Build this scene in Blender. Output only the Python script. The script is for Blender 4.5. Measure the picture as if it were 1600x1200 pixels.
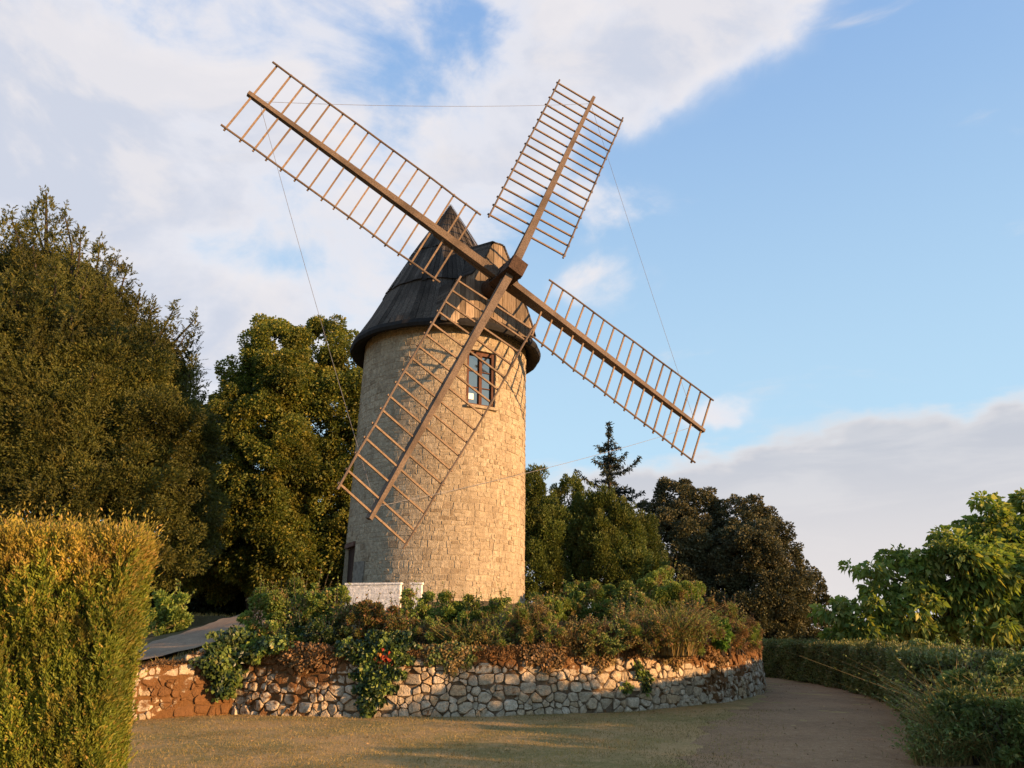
import bpy, math
import numpy as np
from mathutils import Vector

for o in list(bpy.data.objects):
    bpy.data.objects.remove(o)
SC = bpy.context.scene
COL = SC.collection
R_ = math.radians
rng = np.random.default_rng(11)

# ------------------------------------------------------------------ camera
EYE = 1.6
PITCH = math.atan(385 / 1200)
cam = bpy.data.cameras.new('camera')
cam.lens = 27.0
cam.sensor_width = 36.0
cam.clip_end = 6000
camo = bpy.data.objects.new('camera', cam)
camo.location = (0, 0, EYE)
camo.rotation_euler = (math.pi / 2 + PITCH, 0, 0)
COL.objects.link(camo)
SC.camera = camo

# ------------------------------------------------------------------ light
SUN_AZ, SUN_EL = R_(114), R_(8.5)          # clockwise from +Y
SUN = np.array([math.sin(SUN_AZ) * math.cos(SUN_EL), math.cos(SUN_AZ) * math.cos(SUN_EL), math.sin(SUN_EL)])
sl = bpy.data.lights.new('sun', 'SUN')
sl.energy = 5.0
sl.angle = R_(0.55)
sl.color = (1.0, 0.59, 0.27)
so = bpy.data.objects.new('sun', sl)
so.rotation_euler = Vector(SUN).to_track_quat('Z', 'Y').to_euler()
so.location = (30, -10, 20)
COL.objects.link(so)
SC.view_settings.view_transform = 'Standard'
SC.view_settings.look = 'None'
SC.view_settings.gamma = 1
EXPOSURE = 1.0
SC.view_settings.exposure = EXPOSURE
SC.render.engine = 'CYCLES'
SC.cycles.max_bounces = 6
SC.cycles.diffuse_bounces = 3
SC.cycles.glossy_bounces = 2
SC.cycles.transmission_bounces = 3
SC.cycles.use_denoising = True
SC.cycles.caustics_reflective = False
SC.cycles.caustics_refractive = False
SC.cycles.sample_clamp_indirect = 6

CP, SP = math.cos(PITCH), math.sin(PITCH)


def ray(px, py):
    s, v = (px - 800) / 1200, (600 - py) / 1200
    return np.array([s, CP - v * SP, SP + v * CP])


def at(px, py, Y):
    d = ray(px, py)
    return d * (Y / d[1]) + np.array([0, 0, EYE])


def ground_at(px, py, z=0.0):
    d = ray(px, py)
    return d * ((z - EYE) / d[2]) + np.array([0, 0, EYE])


# ------------------------------------------------------------------ node helpers
class NT:
    def __init__(self, tree):
        self.t = tree
        self.n = tree.nodes
        self.l = tree.links

    def add(self, typ, **kw):
        x = self.n.new(typ)
        for k, v in kw.items():
            setattr(x, k, v)
        return x

    def put(self, sock, v):
        if v is None:
            return
        if isinstance(v, bpy.types.NodeSocket):
            self.l.new(v, sock)
        else:
            if isinstance(v, (tuple, list)) and len(v) == 3 and sock.type == 'RGBA':
                v = (*v, 1)
            sock.default_value = v

    def math(self, op, a, b=None, c=None, clamp=False):
        x = self.add('ShaderNodeMath', operation=op, use_clamp=clamp)
        self.put(x.inputs[0], a)
        self.put(x.inputs[1], b)
        self.put(x.inputs[2], c)
        return x.outputs[0]

    def vmath(self, op, a, b=None):
        x = self.add('ShaderNodeVectorMath', operation=op)
        self.put(x.inputs[0], a)
        self.put(x.inputs[1], b)
        return x.outputs['Value'] if op in ('LENGTH', 'DOT_PRODUCT') else x.outputs[0]

    def mix(self, f, a, b, blend='MIX'):
        x = self.add('ShaderNodeMix', data_type='RGBA', blend_type=blend)
        self.put(x.inputs[0], f)
        self.put(x.inputs[6], a)
        self.put(x.inputs[7], b)
        return x.outputs[2]

    def smooth(self, v, lo, hi, a=0.0, b=1.0):
        x = self.add('ShaderNodeMapRange', interpolation_type='SMOOTHSTEP')
        self.put(x.inputs[0], v)
        x.inputs[1].default_value = lo
        x.inputs[2].default_value = hi
        x.inputs[3].default_value = a
        x.inputs[4].default_value = b
        return x.outputs[0]

    def noise(self, vec, scale, detail=4, rough=0.55, dist=0.0, color=False):
        x = self.add('ShaderNodeTexNoise')
        self.put(x.inputs['Vector'], vec)
        x.inputs['Scale'].default_value = scale
        x.inputs['Detail'].default_value = detail
        x.inputs['Roughness'].default_value = rough
        x.inputs['Distortion'].default_value = dist
        return x.outputs['Color' if color else 'Fac']

    def scale(self, vec, s):
        x = self.add('ShaderNodeVectorMath', operation='MULTIPLY')
        self.put(x.inputs[0], vec)
        x.inputs[1].default_value = s
        return x.outputs[0]

    def ramp(self, f, stops):
        x = self.add('ShaderNodeValToRGB')
        self.put(x.inputs[0], f)
        e = x.color_ramp.elements
        while len(e) < len(stops):
            e.new(0.5)
        for k, (p, c) in enumerate(stops):
            e[k].position = p
            e[k].color = (*c, 1)
        return x.outputs[0]

    def bump(self, h, strength, dist):
        x = self.add('ShaderNodeBump')
        x.inputs['Strength'].default_value = strength
        x.inputs['Distance'].default_value = dist
        self.put(x.inputs['Height'], h)
        return x.outputs[0]


def new_mat(name):
    m = bpy.data.materials.new(name)
    m.use_nodes = True
    m.node_tree.nodes.clear()
    t = NT(m.node_tree)
    out = t.add('ShaderNodeOutputMaterial')
    return m, t, out


def principled(t, out, color, rough=0.8, spec=0.3, normal=None, metallic=0.0):
    b = t.add('ShaderNodeBsdfPrincipled')
    t.put(b.inputs['Base Color'], color)
    t.put(b.inputs['Roughness'], rough)
    b.inputs['Specular IOR Level'].default_value = spec
    b.inputs['Metallic'].default_value = metallic
    t.put(b.inputs['Normal'], normal)
    t.l.new(b.outputs[0], out.inputs[0])
    return b


# ------------------------------------------------------------------ sky
W = bpy.data.worlds.new('World')
SC.world = W
W.use_nodes = True
W.node_tree.nodes.clear()
t = NT(W.node_tree)
SKY_STRENGTH = 0.12
K = 1.0 / (SKY_STRENGTH * 2 ** EXPOSURE)
sky = t.add('ShaderNodeTexSky', sky_type='NISHITA')
sky.sun_disc = False
sky.sun_elevation = SUN_EL
sky.sun_rotation = SUN_AZ
sky.air_density = 1.0
sky.dust_density = 0.6
sky.ozone_density = 1.6
tc = t.add('ShaderNodeTexCoord')
dirv = tc.outputs['Generated']
sep = t.add('ShaderNodeSeparateXYZ')
t.put(sep.inputs[0], dirv)
az = t.math('ARCTAN2', sep.outputs[0], sep.outputs[1])
el = t.math('ARCSINE', sep.outputs[2])
comb = t.add('ShaderNodeCombineXYZ')
t.put(comb.inputs[0], az)
t.put(comb.inputs[1], el)
warp = t.vmath('SUBTRACT', t.noise(dirv, 3.2, 5, 0.6, color=True), (0.5, 0.5, 0.5))
pos = t.vmath('ADD', comb.outputs[0], t.scale(warp, (0.20, 0.13, 0)))


def azel(px, py):
    d = ray(px, py)
    d = d / np.linalg.norm(d)
    return math.atan2(d[0], d[1]), math.asin(d[2])


def cloud_ellipse(px, py, rx, ry, w):
    a, e = azel(px, py)
    d = t.vmath('SUBTRACT', pos, (a, e, 0))
    d = t.scale(d, (1200 * math.cos(e) / rx, 1200 / ry, 0))
    return t.smooth(t.vmath('LENGTH', d), 1.3, 0.2, 0.0, w)


def total(items):
    acc = None
    for it in items:
        v = cloud_ellipse(*it)
        acc = v if acc is None else t.math('ADD', acc, v)
    return acc


cl = total([(120, 100, 520, 300, 0.50), (420, 330, 470, 230, 0.42), (150, 480, 460, 210, 0.60), (640, 130, 330, 210, 0.36), (940, 50, 250, 140, 0.62),
            (1120, 5, 150, 85, 0.62), (1000, 130, 90, 80, 0.40), (770, 270, 130, 120, 0.62),
            (945, 340, 85, 60, 0.75), (955, 455, 75, 45, 0.72), (1130, 650, 75, 26, 0.75),
            (-500, 200, 700, 500, 0.7), (400, -500, 900, 420, 0.6),
            (738, 55, 60, 70, -0.30), (375, 398, 120, 42, -0.42), (500, 165, 190, 75, -0.26), (240, 160, 130, 100, -0.22), (300, 30, 100, 70, -0.15)])
bank = total([(1420, 800, 480, 140, 1.1), (1180, 760, 260, 70, 0.6), (1640, 725, 260, 80, 0.7), (900, 800, 230, 80, 0.5), (2300, 760, 700, 170, 1.0), (1300, 920, 700, 110, 0.9)])
sd_ = t.scale(dirv, (1, 1, 1.6))
n1 = t.noise(sd_, 4.2, 9, 0.56, 0.5)
n1b = t.noise(t.vmath('ADD', sd_, (0.05, -0.02, 0.06)), 4.2, 9, 0.56, 0.5)
nf = t.noise(sd_, 15, 7, 0.62, 0.2)
nbk = t.noise(t.scale(dirv, (1, 1, 3.6)), 4.2, 8, 0.58, 0.3)
na = t.math('ADD', t.math('MULTIPLY_ADD', n1, 3.6, -1.75), t.math('MULTIPLY_ADD', nf, 0.8, -0.4))
dens = t.math('ADD', cl, t.math('MULTIPLY', na, t.smooth(cl, 0.0, 0.45, 0.12, 1.0)))
alpha = t.smooth(dens, 0.02, 0.95)
lit = t.smooth(t.math('SUBTRACT', n1, n1b), -0.04, 0.12)
thick = t.smooth(dens, 0.55, 1.5)
ccol = t.mix(thick, (0.87 * K, 0.855 * K, 0.895 * K), (0.645 * K, 0.68 * K, 0.785 * K))
ccol = t.mix(t.math('MULTIPLY', lit, 0.6), ccol, (0.93 * K, 0.87 * K, 0.855 * K))
bdens = t.math('ADD', bank, t.math('MULTIPLY_ADD', nbk, 2.2, -1.1))
balpha = t.smooth(bdens, 0.20, 0.85)
bcol = t.mix(t.smooth(bdens, 0.40, 1.05), (0.88 * K, 0.82 * K, 0.80 * K), (0.575 * K, 0.595 * K, 0.66 * K))
bcol = t.mix(t.math('MULTIPLY', t.smooth(t.noise(t.scale(dirv, (1, 1, 5)), 6.0, 6, 0.55, 0.4), 0.42, 0.68), 0.55), bcol, (0.74 * K, 0.735 * K, 0.76 * K))
low = t.smooth(el, R_(13), R_(3), 0.0, 0.75)
# thin high veil that pales the blue towards the horizon
veil = t.mix(t.smooth(el, R_(52), R_(8)), (0.27 * K, 0.47 * K, 0.86 * K), (0.55 * K, 0.80 * K, 1.0 * K))
skyc = t.mix(0.82, sky.outputs[0], veil)
bcol = t.mix(low, bcol, (0.86 * K, 0.79 * K, 0.765 * K))
col = t.mix(t.math('MULTIPLY', alpha, 0.95), skyc, ccol)
col = t.mix(t.math('MULTIPLY', balpha, 0.95), col, bcol)
bg = t.add('ShaderNodeBackground')
t.put(bg.inputs[0], col)
bg.inputs[1].default_value = SKY_STRENGTH
wo = t.add('ShaderNodeOutputWorld')
t.l.new(bg.outputs[0], wo.inputs[0])


# ------------------------------------------------------------------ mesh helpers
def build_mesh(name, V, faces_by_size, mats, mat_ids=None, smooth=False, attrs=None):
    """faces_by_size: list of int arrays (m,k)"""
    me = bpy.data.meshes.new(name)
    V = np.ascontiguousarray(V, dtype=np.float32)
    me.vertices.add(len(V))
    me.vertices.foreach_set('co', V.ravel())
    loops = np.concatenate([f.ravel() for f in faces_by_size]).astype(np.int32)
    tot = np.concatenate([np.full(len(f), f.shape[1], np.int32) for f in faces_by_size])
    start = np.concatenate([[0], np.cumsum(tot)[:-1]]).astype(np.int32)
    me.loops.add(len(loops))
    me.polygons.add(len(tot))
    me.loops.foreach_set('vertex_index', loops)
    me.polygons.foreach_set('loop_start', start)
    if mat_ids is not None:
        me.polygons.foreach_set('material_index', np.asarray(mat_ids, np.int32))
    me.polygons.foreach_set('use_smooth', np.full(len(tot), bool(smooth)))
    for m in (mats if isinstance(mats, (list, tuple)) else [mats]):
        me.materials.append(m)
    for an, av in (attrs or {}).items():
        a = me.attributes.new(an, 'FLOAT', 'POINT')
        a.data.foreach_set('value', np.asarray(av, np.float32))
    me.update(calc_edges=True)
    me.validate()
    return me


class MB:
    def __init__(self):
        self.v, self.f, self.m, self.n = [], {}, {}, 0
        self.a = []

    def raw(self, V, F, mid=0, attr=0.0):
        V = np.asarray(V, float).reshape(-1, 3)
        F = np.asarray(F, int)
        self.v.append(V)
        k = F.shape[1]
        self.f.setdefault(k, []).append(F + self.n)
        self.m.setdefault(k, []).append(np.full(len(F), mid))
        self.a.append(np.broadcast_to(np.asarray(attr, float), (len(V),)))
        self.n += len(V)

    def beam(self, p0, p1, side, w0, h0, w1=None, h1=None, mid=0, ends=True):
        """tapered rectangular bar; side = approx direction of width"""
        w1 = w0 if w1 is None else w1
        h1 = h0 if h1 is None else h1
        p0, p1, side = (np.asarray(x, float) for x in (p0, p1, side))
        d = p1 - p0
        d = d / np.linalg.norm(d)
        s = side - d * side.dot(d)
        s = s / np.linalg.norm(s)
        u = np.cross(d, s)
        V = []
        for p, w, h in ((p0, w0, h0), (p1, w1, h1)):
            for a, b in ((-1, -1), (1, -1), (1, 1), (-1, 1)):
                V.append(p + s * a * w / 2 + u * b * h / 2)
        F = [(0, 1, 5, 4), (1, 2, 6, 5), (2, 3, 7, 6), (3, 0, 4, 7)]
        if ends:
            F += [(3, 2, 1, 0), (4, 5, 6, 7)]
        self.raw(V, F, mid)

    def tube(self, P, rad, sides=8, mid=0, cap=True):
        P = np.asarray(P, float)
        rad = np.broadcast_to(np.asarray(rad, float), (len(P),))
        T = np.gradient(P, axis=0)
        T /= np.linalg.norm(T, axis=1)[:, None] + 1e-9
        ref = np.array([0, 0, 1.0]) if abs(T[0][2]) < 0.9 else np.array([1.0, 0, 0])
        a = np.linspace(0, 2 * math.pi, sides, endpoint=False)
        V = []
        for p, tt, r in zip(P, T, rad):
            s = np.cross(tt, ref)
            s /= np.linalg.norm(s) + 1e-9
            u = np.cross(tt, s)
            V.append(p + r * (np.cos(a)[:, None] * s + np.sin(a)[:, None] * u))
        V = np.concatenate(V)
        i = np.arange(len(P) - 1)[:, None] * sides
        j = np.arange(sides)[None]
        j2 = (j + 1) % sides
        F = np.stack([i + j, i + j2, i + sides + j2, i + sides + j], -1).reshape(-1, 4)
        self.raw(V, F, mid)
        if cap and sides > 2:
            self.raw(V[:sides], [list(range(sides))[::-1]], mid)
            self.raw(V[-sides:], [list(range(sides))], mid)


ORG = {}


def link(name, me, parent, origin):
    o = bpy.data.objects.new(name, me)
    COL.objects.link(o)
    if parent is not None:
        o.parent = parent
        ORG[o.name] = ORG[parent.name]
    else:
        o.location = tuple(float(x) for x in origin)
        ORG[o.name] = np.asarray(origin, float)
    return o


def mb_build(self, name, mats, parent=None, origin=None, smooth=False, attr=None):
    V = np.concatenate(self.v)
    if parent is not None:
        origin = ORG[parent.name]
    elif origin is None:
        origin = np.array([*V[:, :2].mean(0), V[:, 2].min()])
    ks = sorted(self.f)
    F = [np.concatenate(self.f[k]) for k in ks]
    M = np.concatenate([np.concatenate(self.m[k]) for k in ks])
    me = build_mesh(name, V - np.asarray(origin), F, mats, M, smooth,
                    {attr: np.concatenate(self.a)} if attr else None)
    return link(name, me, parent, origin)


MB.build = mb_build


def thing(name, loc, label, cat, group=None):
    o = bpy.data.objects.new(name, None)
    o.location = tuple(float(x) for x in loc)
    o.empty_display_size = 0.3
    COL.objects.link(o)
    ORG[o.name] = np.asarray(loc, float)
    return tag(o, label, cat, group)


def tag(o, label=None, cat=None, group=None, kind=None):
    if label:
        o['label'] = label
    if cat:
        o['category'] = cat
    if group:
        o['group'] = group
    if kind:
        o['kind'] = kind
    return o


def unit(n):
    v = rng.normal(size=(n, 3))
    return v / np.linalg.norm(v, axis=1)[:, None]


def norm(v):
    return v / (np.linalg.norm(v, axis=-1, keepdims=True) + 1e-9)


def leaf_quads(P, D, L, Wd, droop=0.0, side=None):
    """diamond leaves: P base, D direction; returns V (4n,3)"""
    n = len(P)
    D = norm(D)
    S = norm(np.cross(D, unit(n))) if side is None else norm(side)
    L = np.broadcast_to(L, (n,))[:, None]
    Wd = np.broadcast_to(Wd, (n,))[:, None]
    N = np.cross(S, D)
    tip = P + D * L
    tip[:, 2] -= droop * L[:, 0]
    mid = P + D * L * 0.45 + N * L * 0.06
    V = np.stack([P, mid + S * Wd / 2, tip, mid - S * Wd / 2], 1)
    return V.reshape(-1, 3)


def quads_idx(n):
    return np.arange(n * 4).reshape(n, 4)


# ------------------------------------------------------------------ materials
def leaf_mat(name, c1, c2, c3, nscale=0.5, transl=0.25, rough=0.55, spec=0.25, c3at=0.86):
    m, t, out = new_mat(name)
    g = t.add('ShaderNodeNewGeometry')
    r = g.outputs['Random Per Island']
    cr = t.ramp(r, [(0.0, c1), (0.62, c2), (c3at, c2), (1.0, c3)])
    nz = t.noise(g.outputs['Position'], nscale, 4, 0.6)
    k = t.smooth(nz, 0.32, 0.68, 0.62, 1.35)
    vec = t.add('ShaderNodeCombineXYZ')
    for q in range(3):
        t.put(vec.inputs[q], k)
    cc = t.mix(1.0, cr, vec.outputs[0], 'MULTIPLY')
    nz2 = t.noise(g.outputs['Position'], nscale * 2.7, 3, 0.5)
    cc = t.mix(t.smooth(nz2, 0.52, 0.72, 0.0, 0.45), cc, c3)
    b = t.add('ShaderNodeBsdfPrincipled')
    t.put(b.inputs['Base Color'], cc)
    b.inputs['Roughness'].default_value = rough
    b.inputs['Specular IOR Level'].default_value = spec
    tr = t.add('ShaderNodeBsdfTranslucent')
    t.put(tr.inputs[0], t.mix(1.0, cc, (1.25, 1.25, 0.6), 'MULTIPLY'))
    mx = t.add('ShaderNodeMixShader')
    mx.inputs[0].default_value = transl
    t.l.new(b.outputs[0], mx.inputs[1])
    t.l.new(tr.outputs[0], mx.inputs[2])
    t.l.new(mx.outputs[0], out.inputs[0])
    return m


def wood_mat(name, c1, c2, scale=(6, 6, 1.2), rough=0.8, island=0.5, bump=0.5, spec=0.1):
    m, t, out = new_mat(name)
    tcn = t.add('ShaderNodeTexCoord')
    g = t.add('ShaderNodeNewGeometry')
    v = t.scale(tcn.outputs['Object'], scale)
    nz = t.noise(v, 3.0, 6, 0.65, 0.4)
    nf = t.noise(tcn.outputs['Object'], 1.1, 3, 0.5)
    c = t.mix(t.smooth(nz, 0.3, 0.7), c1, c2)
    c = t.mix(t.smooth(nf, 0.42, 0.7, 0, 0.6), c, tuple(x * 0.55 for x in c1))
    k = t.smooth(g.outputs['Random Per Island'], 0, 1, 1 - island, 1 + island * 0.6)
    vec = t.add('ShaderNodeCombineXYZ')
    for q in range(3):
        t.put(vec.inputs[q], k)
    c = t.mix(1.0, c, vec.outputs[0], 'MULTIPLY')
    principled(t, out, c, rough, spec, t.bump(nz, bump, 0.02))
    return m


def stone_mat(name, cols, moss=None, scale=3.0, bump=0.6, patina=None):
    m, t, out = new_mat(name)
    g = t.add('ShaderNodeNewGeometry')
    P = g.outputs['Position']
    r = g.outputs['Random Per Island']
    c = t.ramp(r, [(k / (len(cols) - 1), x) for k, x in enumerate(cols)])
    nz = t.noise(P, scale * 4, 7, 0.68)
    nl = t.noise(t.scale(P, (1.6, 1.6, 0.45)), scale * 0.4, 6, 0.62)
    k = t.smooth(nz, 0.25, 0.75, 0.62, 1.3)
    vec = t.add('ShaderNodeCombineXYZ')
    for q in range(3):
        t.put(vec.inputs[q], k)
    c = t.mix(1.0, c, vec.outputs[0], 'MULTIPLY')
    if patina:
        c = t.mix(t.smooth(nl, 0.46, 0.66, 0, 0.6), c, patina)
    pits = t.noise(P, scale * 11, 3, 0.5)
    c = t.mix(t.smooth(pits, 0.60, 0.72, 0, 0.6), c, tuple(x * 0.35 for x in cols[0]))
    if moss:
        a = t.add('ShaderNodeAttribute', attribute_name='moss')
        f = t.math('ADD', a.outputs['Fac'], t.math('MULTIPLY_ADD', t.noise(P, 5.5, 5, 0.65), 2.2, -1.1))
        mc = t.mix(t.noise(P, 22, 4, 0.7), tuple(x * 0.45 for x in moss), tuple(x * 1.4 for x in moss))
        c = t.mix(t.smooth(f, 0.35, 0.6), c, mc)
    h = t.math('ADD', nz, t.math('MULTIPLY', pits, -0.6))
    principled(t, out, c, 0.92, 0.12, t.bump(h, bump, 0.03))
    return m


def soil_mat(name, c1, c2, c3, s=1.0, bump=0.4):
    m, t, out = new_mat(name)
    g = t.add('ShaderNodeNewGeometry')
    P = g.outputs['Position']
    a = t.noise(P, 0.55 * s, 5, 0.62)
    b = t.noise(P, 6 * s, 6, 0.7)
    d = t.noise(P, 45 * s, 4, 0.7)
    c = t.mix(t.smooth(a, 0.36, 0.64), c1, c2)
    c = t.mix(t.smooth(b, 0.45, 0.7, 0, 0.7), c, c3)
    k = t.smooth(d, 0.25, 0.75, 0.6, 1.35)
    vec = t.add('ShaderNodeCombineXYZ')
    for q in range(3):
        t.put(vec.inputs[q], k)
    c = t.mix(1.0, c, vec.outputs[0], 'MULTIPLY')
    principled(t, out, c, 0.95, 0.1, t.bump(t.math('ADD', d, b), bump, 0.03))
    return m


def plain_mat(name, c, rough=0.7, spec=0.3, nscale=8, var=0.3):
    m, t, out = new_mat(name)
    g = t.add('ShaderNodeNewGeometry')
    n = t.noise(g.outputs['Position'], nscale, 5, 0.6)
    cc = t.mix(t.smooth(n, 0.3, 0.7), tuple(x * (1 - var) for x in c), tuple(min(1, x * (1 + var)) for x in c))
    principled(t, out, cc, rough, spec, t.bump(n, 0.25, 0.02))
    return m


M = {}
M['tower'] = stone_mat('tower_limestone', [(0.24, 0.18, 0.115), (0.37, 0.30, 0.205), (0.41, 0.335, 0.23), (0.35, 0.28, 0.19), (0.44, 0.36, 0.25), (0.39, 0.31, 0.205), (0.31, 0.24, 0.16)], scale=3.0, bump=0.9, patina=(0.27, 0.215, 0.145))
M['mortar'] = stone_mat('lime_mortar', [(0.37, 0.305, 0.21), (0.41, 0.34, 0.235)], scale=3, bump=0.8, patina=(0.27, 0.215, 0.145))
M['rubble'] = stone_mat('rubble_limestone', [(0.29, 0.225, 0.145), (0.53, 0.43, 0.30), (0.41, 0.32, 0.21), (0.58, 0.475, 0.34), (0.44, 0.31, 0.175), (0.50, 0.405, 0.28)], moss=(0.17, 0.085, 0.034), scale=3.5, bump=1.0)
M['gap'] = stone_mat('wall_earth', [(0.15, 0.105, 0.065), (0.20, 0.14, 0.085)], moss=(0.16, 0.08, 0.03), scale=4, bump=1.0)
M['roof'] = wood_mat('tarred_roof_boards', (0.046, 0.038, 0.031), (0.115, 0.094, 0.074), (9, 9, 0.5), 0.9, 0.5, 0.9)
M['rooflip'] = plain_mat('tarred_eave', (0.014, 0.0125, 0.0115), 0.85)
M['plank'] = wood_mat('weathered_planks', (0.19, 0.142, 0.10), (0.40, 0.305, 0.215), (14, 14, 0.7), 0.9, 0.5, 0.8)
M['timber'] = wood_mat('sail_timber', (0.105, 0.076, 0.056), (0.21, 0.157, 0.118), (9, 9, 9), 0.8, 0.0, 0.7)
M['bar'] = wood_mat('sail_bar_wood', (0.17, 0.118, 0.078), (0.29, 0.205, 0.135), (5, 5, 5), 0.8, 0.3, 0.4)
M['hub'] = wood_mat('old_hub_timber', (0.045, 0.028, 0.020), (0.11, 0.065, 0.042), (5, 5, 5), 0.75, 0.3, 0.8)
M['winframe'] = wood_mat('brown_window_paint', (0.085, 0.040, 0.027), (0.135, 0.065, 0.043), (5, 5, 1), 0.7, 0.2, 0.2)
M['cable'] = plain_mat('steel_cable', (0.16, 0.16, 0.18), 0.5)
M['white'] = stone_mat('white_painted_blocks', [(0.72, 0.68, 0.62), (0.80, 0.76, 0.70), (0.76, 0.71, 0.66)], scale=3, bump=0.4)
M['door'] = wood_mat('dark_door', (0.03, 0.018, 0.014), (0.06, 0.035, 0.026), (6, 6, 1))
M['lintel'] = plain_mat('red_brown_lintel', (0.12, 0.06, 0.04))
M['grey_patch'] = plain_mat('grey_wall_patch', (0.20, 0.175, 0.14), 0.95, 0.05)
M['card'] = plain_mat('white_card', (0.85, 0.85, 0.83), 0.6, var=0.03)
gm, t, out = new_mat('window_glass')
b = principled(t, out, (0.05, 0.065, 0.065), 0.06, 0.5)
gl = t.add('ShaderNodeBsdfGlossy')
gl.inputs[0].default_value = (0.36, 0.36, 0.32, 1)
gg = t.add('ShaderNodeNewGeometry')
gl.inputs[1].default_value = 0.06
t.put(gl.inputs['Normal'], t.bump(t.noise(gg.outputs['Position'], 2.5, 2, 0.5), 0.04, 0.1))
mx = t.add('ShaderNodeMixShader')
mx.inputs[0].default_value = 0.75
t.l.new(b.outputs[0], mx.inputs[1])
t.l.new(gl.outputs[0], mx.inputs[2])
t.l.new(mx.outputs[0], out.inputs[0])
M['glass'] = gm

M['lawn'] = soil_mat('dry_lawn', (0.42, 0.265, 0.108), (0.25, 0.19, 0.064), (0.50, 0.315, 0.14), 1.0, 0.6)
M['path'] = soil_mat('sandy_path', (0.34, 0.200, 0.098), (0.265, 0.155, 0.077), (0.41, 0.255, 0.135), 1.3, 0.5)
M['ramp'] = soil_mat('grey_ramp', (0.35, 0.245, 0.155), (0.27, 0.185, 0.12), (0.42, 0.30, 0.20), 1.5, 0.6)
M['earth'] = soil_mat('dry_earth', (0.12, 0.09, 0.04), (0.16, 0.115, 0.055), (0.10, 0.085, 0.03), 1.0, 0.6)
M['bark'] = wood_mat('bark', (0.05, 0.038, 0.028), (0.10, 0.078, 0.058), (4, 4, 1), 0.9, 0.2, 1.0)
M['greybark'] = wood_mat('grey_bark', (0.10, 0.085, 0.07), (0.17, 0.15, 0.12), (4, 4, 1), 0.9, 0.2, 1.0)
M['cypress'] = leaf_mat('cypress_foliage', (0.045, 0.053, 0.012), (0.105, 0.108, 0.023), (0.165, 0.135, 0.028), 0.45, 0.28)
M['lime'] = leaf_mat('lime_foliage', (0.055, 0.080, 0.017), (0.13, 0.15, 0.030), (0.33, 0.27, 0.05), 0.40, 0.42, c3at=0.76)
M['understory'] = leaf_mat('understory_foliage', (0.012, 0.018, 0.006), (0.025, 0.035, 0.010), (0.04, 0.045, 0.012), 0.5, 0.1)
M['laurel'] = leaf_mat('laurel_foliage', (0.050, 0.075, 0.018), (0.11, 0.14, 0.030), (0.18, 0.17, 0.04), 0.45, 0.25)
M['oak'] = leaf_mat('holm_oak_foliage', (0.048, 0.052, 0.024), (0.098, 0.094, 0.044), (0.15, 0.12, 0.055), 0.5, 0.12)
M['cedar'] = leaf_mat('cedar_needles', (0.020, 0.028, 0.018), (0.035, 0.045, 0.026), (0.05, 0.055, 0.03), 0.5, 0.1)
M['catalpa'] = leaf_mat('broad_leaves', (0.09, 0.145, 0.03), (0.19, 0.25, 0.05), (0.40, 0.36, 0.10), 0.7, 0.38, c3at=0.78)
M['hedge'] = leaf_mat('clipped_cypress', (0.090, 0.130, 0.016), (0.185, 0.205, 0.025), (0.36, 0.23, 0.055), 1.6, 0.25, c3at=0.84)
M['hedgetip'] = leaf_mat('sunlit_scorched_tips', (0.20, 0.175, 0.025), (0.33, 0.245, 0.042), (0.42, 0.25, 0.085), 1.6, 0.25)  # yellow brown hedge top: brown dieback plus sunlight put into the colour
M['hedgecore'] = plain_mat('hedge_twigs', (0.035, 0.032, 0.012), 0.95, 0.1, 6, 0.5)
M['lowhedge'] = leaf_mat('low_hedge_leaves', (0.075, 0.095, 0.026), (0.17, 0.175, 0.05), (0.29, 0.20, 0.08), 0.9, 0.2)
M['bramble'] = leaf_mat('bramble_leaves', (0.08, 0.125, 0.03), (0.19, 0.235, 0.065), (0.34, 0.30, 0.12), 0.9, 0.25)
M['shrub'] = leaf_mat('shrub_leaves', (0.085, 0.135, 0.024), (0.19, 0.245, 0.048), (0.31, 0.27, 0.075), 1.1, 0.28)
M['rosy'] = leaf_mat('rosy_shrub_leaves', (0.07, 0.085, 0.02), (0.14, 0.13, 0.035), (0.36, 0.15, 0.085), 1.6, 0.28, c3at=0.74)
M['fresh'] = leaf_mat('fresh_leaves', (0.045, 0.095, 0.012), (0.085, 0.16, 0.022), (0.14, 0.18, 0.03), 1.5, 0.3)
M['ivy'] = leaf_mat('ivy_leaves', (0.018, 0.036, 0.010), (0.04, 0.068, 0.016), (0.11, 0.12, 0.025), 1.8, 0.15, 0.4, 0.4)
M['red'] = leaf_mat('red_creeper_leaves', (0.30, 0.045, 0.02), (0.42, 0.07, 0.03), (0.42, 0.20, 0.03), 2.0, 0.3)
M['straw'] = leaf_mat('dry_stems', (0.17, 0.125, 0.045), (0.29, 0.205, 0.080), (0.38, 0.25, 0.105), 1.2, 0.25)
M['brown'] = leaf_mat('brown_stems', (0.12, 0.080, 0.032), (0.22, 0.135, 0.055), (0.34, 0.19, 0.085), 1.2, 0.2)
M['grass'] = leaf_mat('lawn_blades', (0.17, 0.15, 0.038), (0.33, 0.23, 0.085), (0.48, 0.33, 0.15), 0.7, 0.25)
M['litter'] = leaf_mat('fallen_leaf', (0.16, 0.09, 0.04), (0.27, 0.16, 0.07), (0.42, 0.26, 0.10), 2.0, 0.1)
M['mossy'] = leaf_mat('dry_moss', (0.12, 0.062, 0.024), (0.21, 0.115, 0.045), (0.30, 0.18, 0.07), 2.0, 0.1)

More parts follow.
